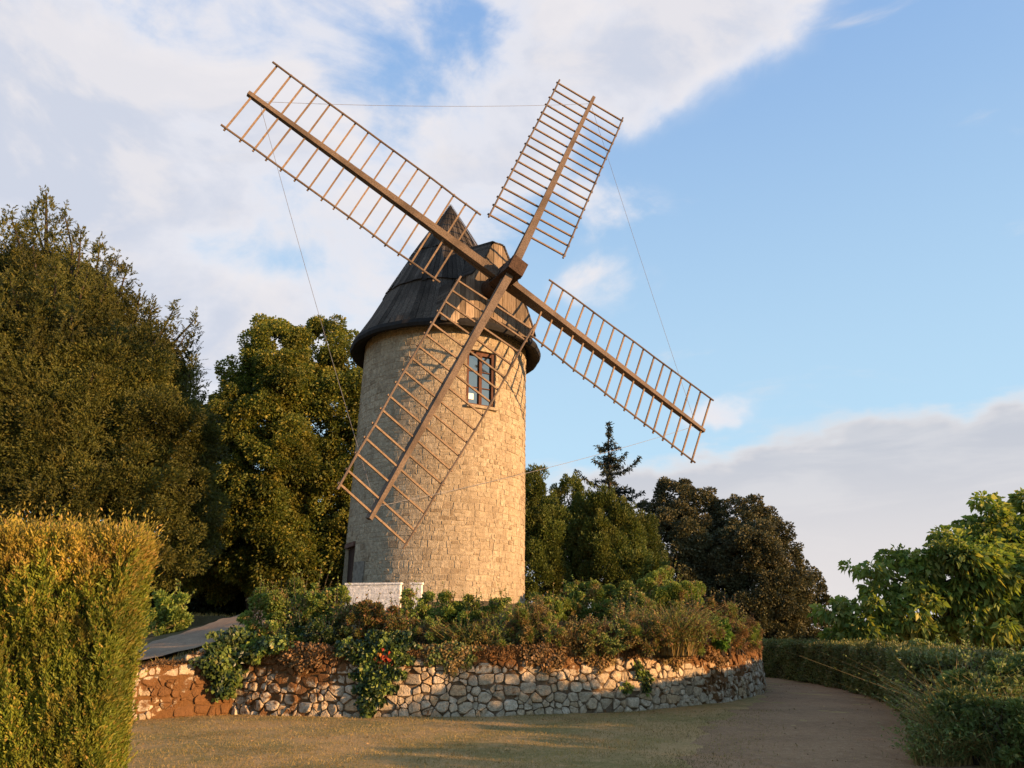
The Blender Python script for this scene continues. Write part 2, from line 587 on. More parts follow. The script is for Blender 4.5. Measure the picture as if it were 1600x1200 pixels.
# ------------------------------------------------------------------ layout
AX = np.array([-2.37, 26.04])          # tower axis
TR = 2.88                               # tower radius
TZ0, TZ1 = 2.15, 11.35
WALL_R = 9.9
WALL_H = 1.27


def polar(a, r, z):
    return np.stack([AX[0] + r * np.sin(a), AX[1] - r * np.cos(a), np.broadcast_to(z, np.shape(a))], -1)


def tower_r(z):
    return np.interp(z, [2.15, 3.2, 11.35], [2.98, 2.96, 2.87])


def tpolar(a, off, z):
    """point on the tower face, off metres proud of it"""
    a, z = np.broadcast_arrays(np.asarray(a, float), np.asarray(z, float))
    r = tower_r(z) + off
    sh = -0.20 * np.clip((11.35 - z) / 9.2, 0, 1)
    return np.stack([AX[0] + sh + r * np.sin(a), AX[1] - r * np.cos(a), z], -1)


def terrace_z(x, y):
    r = np.hypot(np.asarray(x) - AX[0], np.asarray(y) - AX[1])
    return np.interp(r, [0, 3.2, 6.5, 9.3, 9.7], [2.42, 2.38, 1.85, 1.30, 1.22])


# ------------------------------------------------------------------ ground
def vnoise(x, y, s, seed=0):
    """cheap smooth noise for geometry"""
    x, y = np.asarray(x) * s, np.asarray(y) * s
    return (np.sin(x * 1.7 + seed) * np.cos(y * 1.3 - seed * 2) + 0.6 * np.sin(x * 3.1 - y * 2.3 + seed * 3) +
            0.4 * np.cos(x * 5.3 + y * 4.7 + seed * 5)) / 2.0


def lawn_z(x, y):
    r = np.hypot(np.asarray(x), np.asarray(y) - 14)
    k = np.clip(1 - (r - 18) / 15, 0, 1)
    return k * 0.025 * vnoise(x, y, 0.9, 1)


mb = MB()
ang = np.linspace(0, 2 * math.pi, 121)[:-1]
rad = np.concatenate([[0.01], np.arange(0.6, 24, 0.6), np.geomspace(25, 4000, 26)])
A, Rr = np.meshgrid(ang, rad)
gx, gy = Rr * np.sin(A), 14 + Rr * np.cos(A)
gz = lawn_z(gx, gy)
V = np.stack([gx, gy, gz], -1).reshape(-1, 3)
n = len(ang)
i = np.arange(len(rad) - 1)[:, None] * n
j = np.arange(n)[None]
j2 = (j + 1) % n
mb.raw(V, np.stack([i + j, i + n + j, i + n + j2, i + j2], -1).reshape(-1, 4))
tag(mb.build('lawn', M['lawn'], origin=(0, 14, 0), smooth=True), kind='structure')

# terrace floor
mb = MB()
rad = np.array([0.01, 1.5, 3.2, 4.2, 5.2, 6.2, 7.2, 8.2, 9.0, 9.5, 9.62, 9.64])
A, Rr = np.meshgrid(ang, rad)
P = polar(A, Rr, 0.0)
P[..., 2] = terrace_z(P[..., 0], P[..., 1]) + 0.05 * vnoise(P[..., 0], P[..., 1], 1.3, 4)
P[-1, :, 2] = -0.2
i = np.arange(len(rad) - 1)[:, None] * n
mb.raw(P.reshape(-1, 3), np.stack([i + j, i + n + j, i + n + j2, i + j2], -1).reshape(-1, 4))
tag(mb.build('terrace_ground', M['earth'], smooth=True), kind='structure')

# bank and ramp on the left
CORN = np.array([-5.64, 16.70])
EU = np.array([-0.783, -0.622])
EV = np.array([-0.622, 0.783])


def bank_z(u, v):
    return np.minimum(np.clip(1.30 - 0.20 * u, -0.3, 2.05) + 0.03 * v, 2.15) - 0.06


def uv_xy(u, v):
    return CORN[0] + u * EU[0] + v * EV[0], CORN[1] + u * EU[1] + v * EV[1]


mb = MB()
U, Vv = np.meshgrid(np.linspace(-34, 12, 93), np.concatenate([[0.12], np.linspace(0.4, 34, 60)]))
bx, by = uv_xy(U, Vv)
bz = bank_z(U, Vv) + 0.03 * vnoise(bx, by, 1.1, 2)
bz = bz * np.clip((0.0 - bx) / 3.0, 0, 1) - 0.3 * (bx > 0.5)
inside = np.hypot(bx - AX[0], by - AX[1]) < 8.6
bz = np.where(inside, -0.3, bz)
bz[-1] = -0.4
n2 = U.shape[1]
i = np.arange(U.shape[0] - 1)[:, None] * n2
j = np.arange(n2 - 1)[None]
mb.raw(np.stack([bx, by, bz], -1).reshape(-1, 3), np.stack([i + j, i + n2 + j, i + n2 + j + 1, i + j + 1], -1).reshape(-1, 4))
tag(mb.build('bank', M['earth'], smooth=True), kind='structure')

mb = MB()
cp = np.array([(11, 1.5), (6, 1.45), (3, 1.5), (1.0, 1.9), (-0.8, 3.0), (-2.0, 4.4), (-3.2, 6.2), (-5, 8.2)])
tt = np.linspace(0, len(cp) - 1, 50)
cu, cv = np.interp(tt, range(len(cp)), cp[:, 0]), np.interp(tt, range(len(cp)), cp[:, 1])
for _ in range(3):
    cu[1:-1] = (cu[:-2] + cu[2:] + cu[1:-1]) / 3
    cv[1:-1] = (cv[:-2] + cv[2:] + cv[1:-1]) / 3
du, dv = np.gradient(cu), np.gradient(cv)
ln = np.hypot(du, dv)
rows = []
for s in np.linspace(-1, 1, 7):
    w = 1.12 + 0.05 * vnoise(tt, tt * 0 + s, 3, 3)
    uu, vv = cu - dv / ln * w * s * -1, cv + du / ln * w * s * -1
    vv = np.maximum(vv, 0.17)
    x, y = uv_xy(uu, vv)
    r = np.hypot(x - AX[0], y - AX[1])
    z = np.maximum(bank_z(uu, vv) + 0.03 * vnoise(x, y, 1.1, 2), np.where(r < 9.6, terrace_z(x, y) + 0.05 * vnoise(x, y, 1.3, 4), -9)) + 0.10
    rows.append(np.stack([x, y, z], -1))
G = np.array(rows)
m_ = G.shape[1]
i = np.arange(6)[:, None] * m_
j = np.arange(m_ - 1)[None]
mb.raw(G.reshape(-1, 3), np.stack([i + j, i + j + 1, i + m_ + j + 1, i + m_ + j], -1).reshape(-1, 4))
tag(mb.build('ramp_path', M['ramp'], smooth=True), kind='structure')

# sandy path between mound and hedge
HEDGE_LINE = np.array([(1.0, 39.5), (5.0, 37.6), (7.6, 34), (9.0, 30), (9.45, 26.5), (9.35, 23.5), (8.75, 19.5), (7.6, 16), (6.35, 13.2), (5.4, 11.0), (4.6, 8.6), (4.0, 6)])
inner = np.array([(0.0, 35.6), (3.5, 34.5), (5.9, 31.6), (7.3, 28), (7.5, 25.5), (7.0, 23.0), (6.0, 20.2), (4.7, 17.6), (3.5, 15.2), (2.7, 13), (2.0, 10.5), (1.4, 7)])
mb = MB()
tt = np.linspace(0, len(inner) - 1, 160)
hx, hy = (np.interp(tt, range(len(inner)), HEDGE_LINE[:, k]) for k in (0, 1))
ix, iy = (np.interp(tt, range(len(inner)), inner[:, k]) for k in (0, 1))
rows = []
for s in np.linspace(0, 1, 14):
    jit = (0.35 * vnoise(tt * 1.7, tt * 0.3, 2.1, 6) + 0.15 * vnoise(tt * 6, tt, 2.1, 2)) * (1 - s) * 0.5 * np.clip((tt - 6.5), 0, 1)
    x = ix + (hx + 0.5 - ix) * s + jit
    y = iy + (hy - iy) * s
    rows.append(np.stack([x, y, lawn_z(x, y) + 0.006 - 0.012 * (s == 0)], -1))
G = np.array(rows)
m_ = G.shape[1]
i = np.arange(13)[:, None] * m_
j = np.arange(m_ - 1)[None]
mb.raw(G.reshape(-1, 3), np.stack([i + j, i + j + 1, i + m_ + j + 1, i + m_ + j], -1).reshape(-1, 4))
tag(mb.build('path', M['path'], smooth=True), kind='structure')


# ------------------------------------------------------------------ windmill
wm = thing('windmill', (AX[0], AX[1], 2.3), 'round stone windmill with black conical cap and four open lattice sails', 'windmill')

DOOR = (R_(-77), R_(-52.5), 2.2, 4.25)
WIN = (R_(19.6), R_(40.4), 8.40, 10.28)
mb = MB()
aa = np.unique(np.round(np.concatenate([np.linspace(-math.pi, math.pi, 121), [DOOR[0], DOOR[1], WIN[0], WIN[1]]]), 6))
zz = np.unique(np.round(np.concatenate([np.linspace(TZ0, TZ1, 40), [DOOR[3], WIN[2], WIN[3]]]), 6))


def open_at(a, z, pad=0.0):
    for (a0, a1, z0, z1) in (DOOR, WIN):
        if a0 - 1e-4 < a < a1 + 1e-4 and z0 - 0.2 * (z0 < 3) - 1e-4 < z < z1 + 1e-4:
            return True
    return False


A, Z = np.meshgrid(aa, zz)
P = tpolar(A, -0.010, Z)
F = []
for q in range(len(zz) - 1):
    for k in range(len(aa) - 1):
        if not open_at((aa[k] + aa[k + 1]) / 2, (zz[q] + zz[q + 1]) / 2):
            b0 = q * len(aa) + k
            F.append((b0, b0 + 1, b0 + len(aa) + 1, b0 + len(aa)))
mb.raw(P.reshape(-1, 3), F, 1)
# reveals
for (a0, a1, z0, z1) in (DOOR, WIN):
    for ae in (a0, a1):
        Q = [tpolar(ae, r, z) for r, z in ((0, z0), (0, z1), (-0.45, z1), (-0.45, z0))]
        mb.raw(np.array(Q), [(0, 1, 2, 3)], 1)
    ar = np.linspace(a0, a1, 6)
    for ze in (z0, z1):
        Q = np.concatenate([tpolar(ar, 0, ze), tpolar(ar, -0.45, ze)])
        mb.raw(Q, [(k, k + 1, k + 7, k + 6) for k in range(5)], 1)
# stones
z = TZ0
while z < TZ1 - 0.1:
    h = rng.uniform(0.12, 0.25)
    s = rng.uniform(0, 0.3)
    a = -math.pi + s / TR
    segs = [(-math.pi, math.pi)]
    for (a0, a1, z0, z1) in (DOOR, WIN):
        if z < z1 and z + h > z0 - 0.1:
            new = []
            for (p, q) in segs:
                if a0 > p and a1 < q:
                    new += [(p, a0), (a1, q)]
                else:
                    new.append((p, q))
            segs = new
    zt = z + h
    for (p, q) in segs:
        a = p
        while a < q - 1e-4:
            w = rng.uniform(0.12, 0.40) * (1.15 if h > 0.24 else 0.85)
            e = a + w / TR
            if e > q - 0.10 / TR:
                e = q
            parts = [(a, e, z, zt)]
            if rng.random() < 0.2 and h > 0.17:
                parts = [(a, e, z, z + h * 0.5), (a, e, z + h * 0.5, zt)]
            for (x0, x1, y0, y1) in parts:
                if (x0 + x1) / 2 > R_(135) or (x0 + x1) / 2 < R_(-135):
                    continue
                g = rng.uniform(0.002, 0.009)
                rough = np.interp((x0 + x1) / 2, [R_(-40), R_(-5), R_(40), R_(70)], [0.3, 0.8, 1.0, 1.9])
                proud = rough * rng.uniform(-0.007, 0.009)
                J = rng.uniform(-0.02, 0.02, (4, 2))
                base = np.array([(x0 * TR + g, y0 + g), (x1 * TR - g, y0 + g), (x1 * TR - g, y1 - g), (x0 * TR + g, y1 - g)]) + J
                cen = base.mean(0)
                ins = cen + (base - cen) * np.array([1 - 0.026 / max(x1 * TR - x0 * TR, .1), 1 - 0.026 / max(y1 - y0, .1)])
                out_ = tpolar(base[:, 0] / TR, -0.014, base[:, 1])
                inn = tpolar(ins[:, 0] / TR, proud, ins[:, 1])
                inn += rng.normal(0, 0.003, inn.shape)
                mb.raw(np.concatenate([out_, inn]), [(0, 1, 5, 4), (1, 2, 6, 5), (2, 3, 7, 6), (3, 0, 4, 7), (4, 5, 6, 7)], 0)
            a = e
    z = zt
tower = mb.build('tower', [M['tower'], M['mortar']], wm)

# grey patch beside the door
mb = MB()
ar = np.linspace(R_(-51), R_(-40.5), 5)
Q = np.concatenate([tpolar(ar, 0.03, 2.95), tpolar(ar, 0.03, 3.60), tpolar(ar, -0.03, 2.95), tpolar(ar, -0.03, 3.60)])
mb.raw(Q, [(k, k + 1, k + 6, k + 5) for k in range(4)] + [(k + 5, k + 6, k + 16, k + 15) for k in range(4)] +
       [(0, 5, 15, 10), (4, 14, 19, 9)] + [(k + 1, k, k + 10, k + 11) for k in range(4)])
mb.build('grey_patch', M['grey_patch'], wm)

# door
am = (DOOR[0] + DOOR[1]) / 2
dn = np.array([math.sin(am), -math.cos(am), 0])
dt = np.array([math.cos(am), math.sin(am), 0])
dc = np.array([AX[0] - 0.185, AX[1], 0]) + dn * (2.965 - 0.23)
mb = MB()
hw = (DOOR[1] - DOOR[0]) / 2 * (TR - 0.2)
for k in range(6):
    c = dc + dt * (-hw + (k + 0.5) * hw / 3)
    mb.beam(c + [0, 0, 2.2], c + [0, 0, 4.1], dt, hw / 3 - 0.012, 0.05)
door = mb.build('door', M['door'], wm)
mb = MB()
mb.beam(dc + dt * (hw - 0.12) + dn * 0.04 + [0, 0, 3.2], dc + dt * (hw - 0.12) + dn * 0.04 + [0, 0, 3.36], dt, 0.035, 0.05)
mb.build('handle', M['hub'], door)
mb = MB()
mb.beam(dc - dt * hw + dn * 0.10 + [0, 0, 4.18], dc + dt * hw + dn * 0.10 + [0, 0, 4.18], dn, 0.14, 0.13)
mb.build('lintel', M['lintel'], wm)

# window
am = (WIN[0] + WIN[1]) / 2
wn = np.array([math.sin(am), -math.cos(am), 0])
wt = np.array([math.cos(am), math.sin(am), 0])
wc = np.array([AX[0] - 0.03, AX[1], 0]) + wn * (2.905 - 0.20)
hw = math.sin((WIN[1] - WIN[0]) / 2) * TR - 0.005
z0, z1 = WIN[2] + 0.02, WIN[3] - 0.01


def wp(s, z, d=0.0):
    return wc + wt * s + wn * d + np.array([0, 0, z])


mb = MB()
mb.beam(wp(-hw + .045, z0), wp(-hw + .045, z1), wt, 0.09, 0.12)
mb.beam(wp(hw - .06, z0), wp(hw - .06, z1), wt, 0.12, 0.14)
mb.beam(wp(-hw + .091, z1 - .06), wp(hw - .121, z1 - .06), [0, 0, 1], 0.12, 0.118)
mb.beam(wp(-hw + .091, z0 + .04), wp(hw - .121, z0 + .04), [0, 0, 1], 0.08, 0.118)
wf = mb.build('window', M['winframe'], wm)
mb = MB()
mb.beam(wp(0, z0 + .081, .012), wp(0, z1 - .121, .012), wt, 0.10, 0.09)
mb.build('mullion', M['winframe'], wf)
for sgn in (-1, 1):
    s0, s1 = (-hw + .09, -0.051) if sgn < 0 else (0.051, hw - .12)
    mb = MB()
    mb.beam(wp((s0 + s1) / 2, z0 + .08, -.02), wp((s0 + s1) / 2, z1 - .12, -.02), wt, s1 - s0, 0.012)
    mb.build('pane', M['glass'], wf)
    for fz in (0.34, 0.67):
        zb = z0 + .08 + (z1 - z0 - .2) * fz
        mb = MB()
        mb.beam(wp(s0 + .001, zb, .0), wp(s1 - .001, zb, .0), [0, 0, 1], 0.03, 0.035)
        mb.build('glazing_bar', M['winframe'], wf)
mb = MB()
mb.beam(wp(-hw + .20, z0 + .22, .0), wp(-hw + .20, z0 + .42, .0), wt, 0.19, 0.012)
mb.build('notice_card', M['card'], wf)
mb = MB()
mb.beam(wp(-hw - .04, z0 - .055, .13), wp(hw + .04, z0 - .055, .13), [0, 0, 1], 0.09, 0.24)
mb.build('sill', M['tower'], wf)

# sail frame directions
PHI, TAU = 0.5298, 0.0457
HUB = np.array([-0.3002, 22.5, 12.3714])
NOFF = 0.5647
N3 = np.array([math.sin(PHI) * math.cos(TAU), -math.cos(PHI) * math.cos(TAU), math.sin(TAU)])
U3 = np.array([math.cos(PHI), math.sin(PHI), 0])
V3 = np.cross(N3, U3)
V3 = -V3 if V3[2] < 0 else V3
NH = np.array([math.sin(PHI), -math.cos(PHI), 0])

# cap: three overlapping courses of tarred boards
EAVE_Z, PEAK_Z, ER = 11.12, 17.2, 3.30
prof = [(ER, EAVE_Z), (2.62, 12.55), (2.60, 12.60)]
roof = thing
mb = MB()
bands = [(11.10, 13.05), (12.98, 14.75), (14.68, 17.2)]


def cone_r(z):
    return np.interp(z, [11.10, 12.0, 13.05, 14.75, 17.2], [3.33, 2.80, 2.27, 1.40, 0.02])


NB = 84
for bi, (za, zb) in enumerate(bands):
    lift = 0.06 if bi else 0.0
    zs = np.linspace(za, zb, 7)
    for k in range(NB):
        a0, a1 = 2 * math.pi * k / NB, 2 * math.pi * (k + 1) / NB
        e = rng.uniform(-0.014, 0.018)
        dz = rng.uniform(-0.05, 0.03)
        V = []
        for q, zq in enumerate(zs):
            tt_ = q / 6
            r = cone_r(zq) + (lift + e) * (1 - 0.7 * tt_) + 0.012
            zq2 = zq + (dz if q == 0 else 0)
            g = 0.006 / max(r, 0.1)
            V += [polar(np.array(a0 + g), r, zq2), polar(np.array(a1 - g), r, zq2)]
        V = np.array(V)
        F = [(2 * q, 2 * q + 1, 2 * q + 3, 2 * q + 2) for q in range(6)]
        mb.raw(V, F, 0)
        # butt end of the board
        inn = np.array([polar(np.array(a0), cone_r(za) - 0.03, za + 0.01), polar(np.array(a1), cone_r(za) - 0.03, za + 0.01)])
        mb.raw(np.concatenate([V[:2], inn]), [(1, 0, 2, 3)], 0)
# underlay so no gaps show
A, Z = np.meshgrid(np.linspace(0, 2 * math.pi, 49), np.linspace(11.12, 17.19, 12))
P = polar(A, cone_r(Z) - 0.02, 0.0)
P[..., 2] = Z
F = [(q * 49 + k, q * 49 + k + 1, q * 49 + k + 50, q * 49 + k + 49) for q in range(11) for k in range(48)]
mb.raw(P.reshape(-1, 3), F, 1)
cap = mb.build('cap', [M['roof'], M['rooflip']], wm)

# eave ring
mb = MB()
pr = [(3.36, 11.12), (3.40, 10.98), (3.36, 10.88), (3.28, 10.86), (2.86, 11.10), (2.80, 11.30), (3.1, 11.4)]
A = np.linspace(0, 2 * math.pi, 73)
V = np.concatenate([polar(A, r + 0.012 * np.sin(A * 17) + 0.008 * np.sin(A * 31), z + 0.012 * np.sin(A * 5)) for r, z in pr])
mb.raw(V, [(q * 73 + k + 73, q * 73 + k + 74, q * 73 + k + 1, q * 73 + k) for q in range(len(pr) - 1) for k in range(72)])
mb.build('eave_ring', M['rooflip'], cap)

# gable dormer in front of the cap
G0 = np.array([AX[0], AX[1], 0])


def gp(s, z, d):
    return G0 + NH * d + U3 * s + np.array([0, 0, z])


GD = 3.20
LP = [(-1.74, 11.02), (-1.52, 11.70), (-1.28, 12.36), (-0.62, 12.78), (-0.10, 13.62), (0.08, 14.12)]
RP = [(1.76, 11.02), (1.62, 11.50), (1.25, 12.42), (0.78, 13.57), (0.52, 14.10)]
prof_s = np.array([p[0] for p in LP] + [p[0] for p in RP[::-1]])
prof_z = np.array([p[1] for p in LP] + [p[1] for p in RP[::-1]])
mb = MB()
edges = np.linspace(-1.72, 1.72, 21) + rng.uniform(-0.03, 0.03, 21)


def top_z(s):
    return np.interp(s, prof_s, prof_z)


for k in range(20):
    s0, s1 = edges[k] + 0.006, edges[k + 1] - 0.006
    d = GD + rng.uniform(-0.014, 0.014)
    zb = 10.98 + rng.uniform(-0.06, 0.03)
    lo = np.array([gp(s0, zb, d), gp(s1, zb, d), gp(s1, top_z(s1), d), gp(s0, top_z(s0), d)])
    bk = lo - NH * 0.04
    mb.raw(np.concatenate([lo, bk]), [(0, 1, 2, 3), (5, 4, 7, 6), (1, 5, 6, 2), (4, 0, 3, 7), (4, 5, 1, 0), (3, 2, 6, 7)])
mb.build('gable_boards', M['plank'], cap)

mb = MB()
strips = [(LP, -1), (RP, 1), ([LP[-1], RP[-1]], 0)]
for pts, sg in strips:
    for (s0, za), (s1, zb) in zip(pts[:-1], pts[1:]):
        f0, f1 = gp(s0, za, GD + 0.03), gp(s1, zb, GD + 0.03)
        b0, b1 = gp(s0, za + 0.35, 0.3), gp(s1, zb + (0.9 if zb > 13 else 0.5), 0.3)
        if za > 13:
            b0 = gp(s0, za + 0.9, 0.3)
        elif za > 12:
            b0 = gp(s0, za + 0.5, 0.3)
        nrm = np.cross(f1 - f0, b0 - f0)
        nrm /= np.linalg.norm(nrm)
        ref = U3 * sg if sg else np.array([0, 0, 1.0])
        if nrm.dot(ref) + 0.5 * nrm[2] < 0:
            nrm = -nrm
        for q in range(5):
            x0, x1 = q / 5 + 0.003, (q + 1) / 5 - 0.003
            e = rng.uniform(-0.006, 0.006) * nrm + nrm * 0.02
            Q = np.array([f0 + (f1 - f0) * x0, f0 + (f1 - f0) * x1, b0 + (b1 - b0) * x1, b0 + (b1 - b0) * x0])
            th = nrm * 0.022
            mb.raw(np.concatenate([Q + th + e, Q - th + e]), [(0, 1, 2, 3), (7, 6, 5, 4), (0, 4, 5, 1), (1, 5, 6, 2), (2, 6, 7, 3), (3, 7, 4, 0)])
mb.build('dormer_roof', M['roof'], cap)

# wind shaft and hub
mb = MB()
ax0 = HUB + N3 * NOFF / 2
mb.tube([ax0 - N3 * 1.9, ax0 - N3 * 0.6], [0.30, 0.33], 14)
mb.beam(ax0 - N3 * 0.62, ax0 + N3 * 0.72, np.cos(2.68) * U3 + np.sin(2.68) * V3, 0.54, 0.54)
for dd in (-0.5, 0.0, 0.6):
    mb.beam(ax0 + N3 * (dd - 0.03), ax0 + N3 * (dd + 0.03), np.cos(2.68) * U3 + np.sin(2.68) * V3, 0.565, 0.565)
mb.build('wind_shaft', M['hub'], wm)

TH0 = 2.67964
BL = [(0.0225, 9.0867, 1.7717, 9.1184, 1.314, 1.3718, 0.1319, 0.2655),
      (0.0337, 9.0275, 1.5517, 8.8815, 1.319, 1.4327, 0.1899, 0.2209),
      (-0.0014, 8.9512, 1.5885, 8.9623, 1.3662, 1.3615, -0.0025, 0.1688),
      (-0.0326, 9.116, 1.3898, 9.1242, 1.2622, 1.4227, 0.3932, -0.1508)]
SLABEL = ['sail reaching up to the left', 'sail reaching up to the right', 'sail reaching down to the right', 'sail hanging in front of the tower']
tips = []
for k, (dth, L, r1, r2, w1, w2, we, wi) in enumerate(BL):
    a = TH0 - k * math.pi / 2 + dth
    r = math.cos(a) * U3 + math.sin(a) * V3
    t0 = math.cos(a - math.pi / 2) * U3 + math.sin(a - math.pi / 2) * V3
    c = HUB + (N3 * NOFF if k % 2 else 0)
    tips.append((c, r, L))

    def tdir(x):
        w = wi + (we - wi) * (x - r1) / (r2 - r1)
        return t0 * math.cos(w) + N3 * math.sin(w)

    mb = MB()
    ks = [0.0, 1.6, 4.5, L + 0.12]
    ww = [0.30, 0.28, 0.225, 0.14]
    sec = []
    for q in range(4):
        td = tdir(max(ks[q], r1))
        nd = np.cross(r, td)
        for a_, b_ in ((-1, -1), (1, -1), (1, 1), (-1, 1)):
            sec.append(c + r * ks[q] + td * a_ * ww[q] * 0.42 + nd * b_ * ww[q] * 0.58)
    F = [(q * 4 + i_, q * 4 + (i_ + 1) % 4, q * 4 + 4 + (i_ + 1) % 4, q * 4 + 4 + i_) for q in range(3) for i_ in range(4)]
    mb.raw(np.array(sec), F + [(3, 2, 1, 0), (12, 13, 14, 15)])
    # strengthening piece at the hub
    mb.beam(c + r * 0.3 - N3 * 0.20, c + r * 2.6 - N3 * 0.17, t0, 0.24, 0.10, 0.16, 0.06)
    sail = mb.build('sail', M['timber'], wm)
    sail['label'] = SLABEL[k]
    for sg, w in ((1, w1), (-1, w2)):
        mb = MB()
        P = []
        for x in np.linspace(r1 - 0.10, r2 + 0.10, 9):
            P.append(c + r * x + sg * tdir(x) * w + N3 * 0.05 + rng.normal(0, 0.008, 3))
        mb.tube(P, 0.032, 6)
        mb.build('side_rail', M['timber'], sail)
    for x in np.linspace(r1 + 0.06, r2 - 0.04, 17):
        mb = MB()
        tdx = tdir(x)
        x2 = x + rng.normal(0, 0.012)
        p0, p1 = c + r * x2 + tdx * (w1 + 0.07), c + r * (x2 + rng.normal(0, 0.015)) - tdx * (w2 + 0.07)
        mb.beam(p0, p1, r, 0.052, 0.05)
        mb.build('sail_bar', M['bar'], sail)

for k in range(4):
    (c, r, L), (c2, r2_, L2) = tips[k], tips[(k + 1) % 4]
    p0, p1 = c + r * (L - 0.25), c2 + r2_ * (L2 - 0.25)
    P = []
    for q in np.linspace(0, 1, 15):
        p = p0 + (p1 - p0) * q
        p[2] -= 0.14 * 4 * q * (1 - q)
        P.append(p)
    mb = MB()
    mb.tube(P, 0.0065, 5)
    mb.build('tip_cable', M['cable'], wm)


# ------------------------------------------------------------------ retaining walls
def rubble(mapf, S, H, moss, mb, top=1.5):
    """irregular stones over [0,S] x [0,H(s)], a power diagram of random seeds; mapf(s,z,depth)->xyz"""
    AN = 1.0
    pl_, rl_ = [], []
    z = 0.0
    k_ = 0
    while z < top:
        h = rng.uniform(0.085, 0.215)
        x = -rng.uniform(0, 0.3)
        while x < S + 0.2:
            w = rng.uniform(0.08, 0.20) if rng.random() < 0.55 else rng.uniform(0.18, 0.38)
            zc = z + h / 2 + 0.030 * math.sin(x * 1.9 + k_ * 2.1) + rng.normal(0, 0.02)
            if rng.random() < 0.12 and h > 0.15:
                pl_ += [(x + w / 2 + rng.normal(0, .02), zc - h * .25), (x + w / 2 + rng.normal(0, .02), zc + h * .25)]
                rl_ += [w * .4, w * .4]
            else:
                # long stones are two or more seeds wide in the diagram's weight
                pl_.append((x + w / 2 + rng.normal(0, 0.015), zc))
                rl_.append(min(w * 0.5, h * 1.05) + rng.normal(0, 0.008))
            x += w
        z += h
        k_ += 1
    pts, rad_ = np.array(pl_), np.array(rl_)
    for q in range(len(pts)):
        p, r = pts[q], rad_[q]
        if p[1] > H(p[0] * AN) + 0.02:
            continue
        d = np.hypot(pts[:, 0] - p[0], pts[:, 1] - p[1])
        poly = [p + np.array(o_) * (0.24, 0.105) for o_ in ((-1, -1), (1, -1), (1, 1), (-1, 1))]
        for k in np.argsort(d)[1:18]:
            v = pts[k] - p
            dd = d[k]
            n_ = v / dd
            off = (dd * dd + r * r - rad_[k] ** 2) / (2 * dd)
            new = []
            for e in range(len(poly)):
                A_, B_ = poly[e], poly[(e + 1) % len(poly)]
                fa, fb = (A_ - p).dot(n_) - off, (B_ - p).dot(n_) - off
                if fa <= 0:
                    new.append(A_)
                if fa * fb < 0:
                    new.append(A_ + (B_ - A_) * fa / (fa - fb))
            poly = new
            if len(poly) < 3:
                break
        if len(poly) < 3:
            continue
        poly = np.array(poly)
        poly[:, 1] = np.maximum(poly[:, 1], -0.03)
        c = poly.mean(0)
        size = np.linalg.norm(poly - c, axis=1).mean()
        if size < 0.03:
            continue
        # cut the corners a little, keep faces broken rather than round
        ring = []
        m_ = len(poly)
        for e in range(m_):
            A_, B_, C_ = poly[e - 1], poly[e], poly[(e + 1) % m_]
            f = rng.uniform(0.10, 0.24)
            ring += [B_ + (A_ - B_) * f, B_ + (C_ - B_) * f]
        ring = np.array(ring)
        gap = rng.uniform(0.002, 0.015)
        ring = c + (ring - c) * max(0.5, 1 - gap / size)
        ring += rng.normal(0, 0.004, ring.shape)
        m_ = len(ring)
        depth = rng.uniform(0.0, 0.05)
        tilt = rng.normal(0, 0.17, 2)
        V, mo = [], []
        for f, dp in ((1.0, -0.045), (0.97, depth * 0.5), (0.80, depth)):
            rr = c + (ring - c) * f
            dd = dp + ((rr - c) @ tilt if f < 1 else 0) + (rng.normal(0, 0.004, m_) if f < 1 else 0)
            V.append(mapf(rr[:, 0] * AN, rr[:, 1], dd))
            mo.append([moss(x * AN, y) for x, y in rr])
        c2 = c + rng.normal(0, 0.15, 2) * size
        V.append(mapf(np.array([c2[0] * AN]), np.array([c2[1]]), np.array([depth + (c2 - c) @ tilt + rng.normal(0.006, 0.006)])))
        mo.append([moss(c[0] * AN, c[1])])
        F4 = [(k * m_ + i_, k * m_ + (i_ + 1) % m_, k * m_ + m_ + (i_ + 1) % m_, k * m_ + m_ + i_) for k in range(2) for i_ in range(m_)]
        n0 = mb.n
        mb.raw(np.concatenate(V), F4, 0, np.concatenate(mo))
        mb.f.setdefault(3, []).append(np.array([(2 * m_ + i_, 2 * m_ + (i_ + 1) % m_, 3 * m_) for i_ in range(m_)]) + n0)
        mb.m.setdefault(3, []).append(np.zeros(m_))


A0, A1 = R_(-19.3), R_(115)
SW = (A1 - A0) * WALL_R


def wmap(s, z, d):
    a = A0 + s / WALL_R
    r = WALL_R - 0.06 * (z / 1.27) + d
    return np.stack([AX[0] + r * np.sin(a), AX[1] - r * np.cos(a), z], -1)


def wall_h(s):
    return 1.24 + 0.05 * math.sin(s * 1.3) + 0.05 * math.sin(s * 3.7 + 1) + 0.03 * math.sin(s * 9)


def s_of(px, py=1060):
    # arc position seen at an image column
    best = min(np.linspace(0, SW * 0.75, 500), key=lambda s: abs(800 + 1200 * wmap(s, 0.6, 0)[0] / (wmap(s, 0.6, 0)[1] * CP - 1.0 * SP) - px))
    return best


S370, S540, S660, S890, S1100 = (s_of(p) for p in (372, 545, 650, 890, 1085))


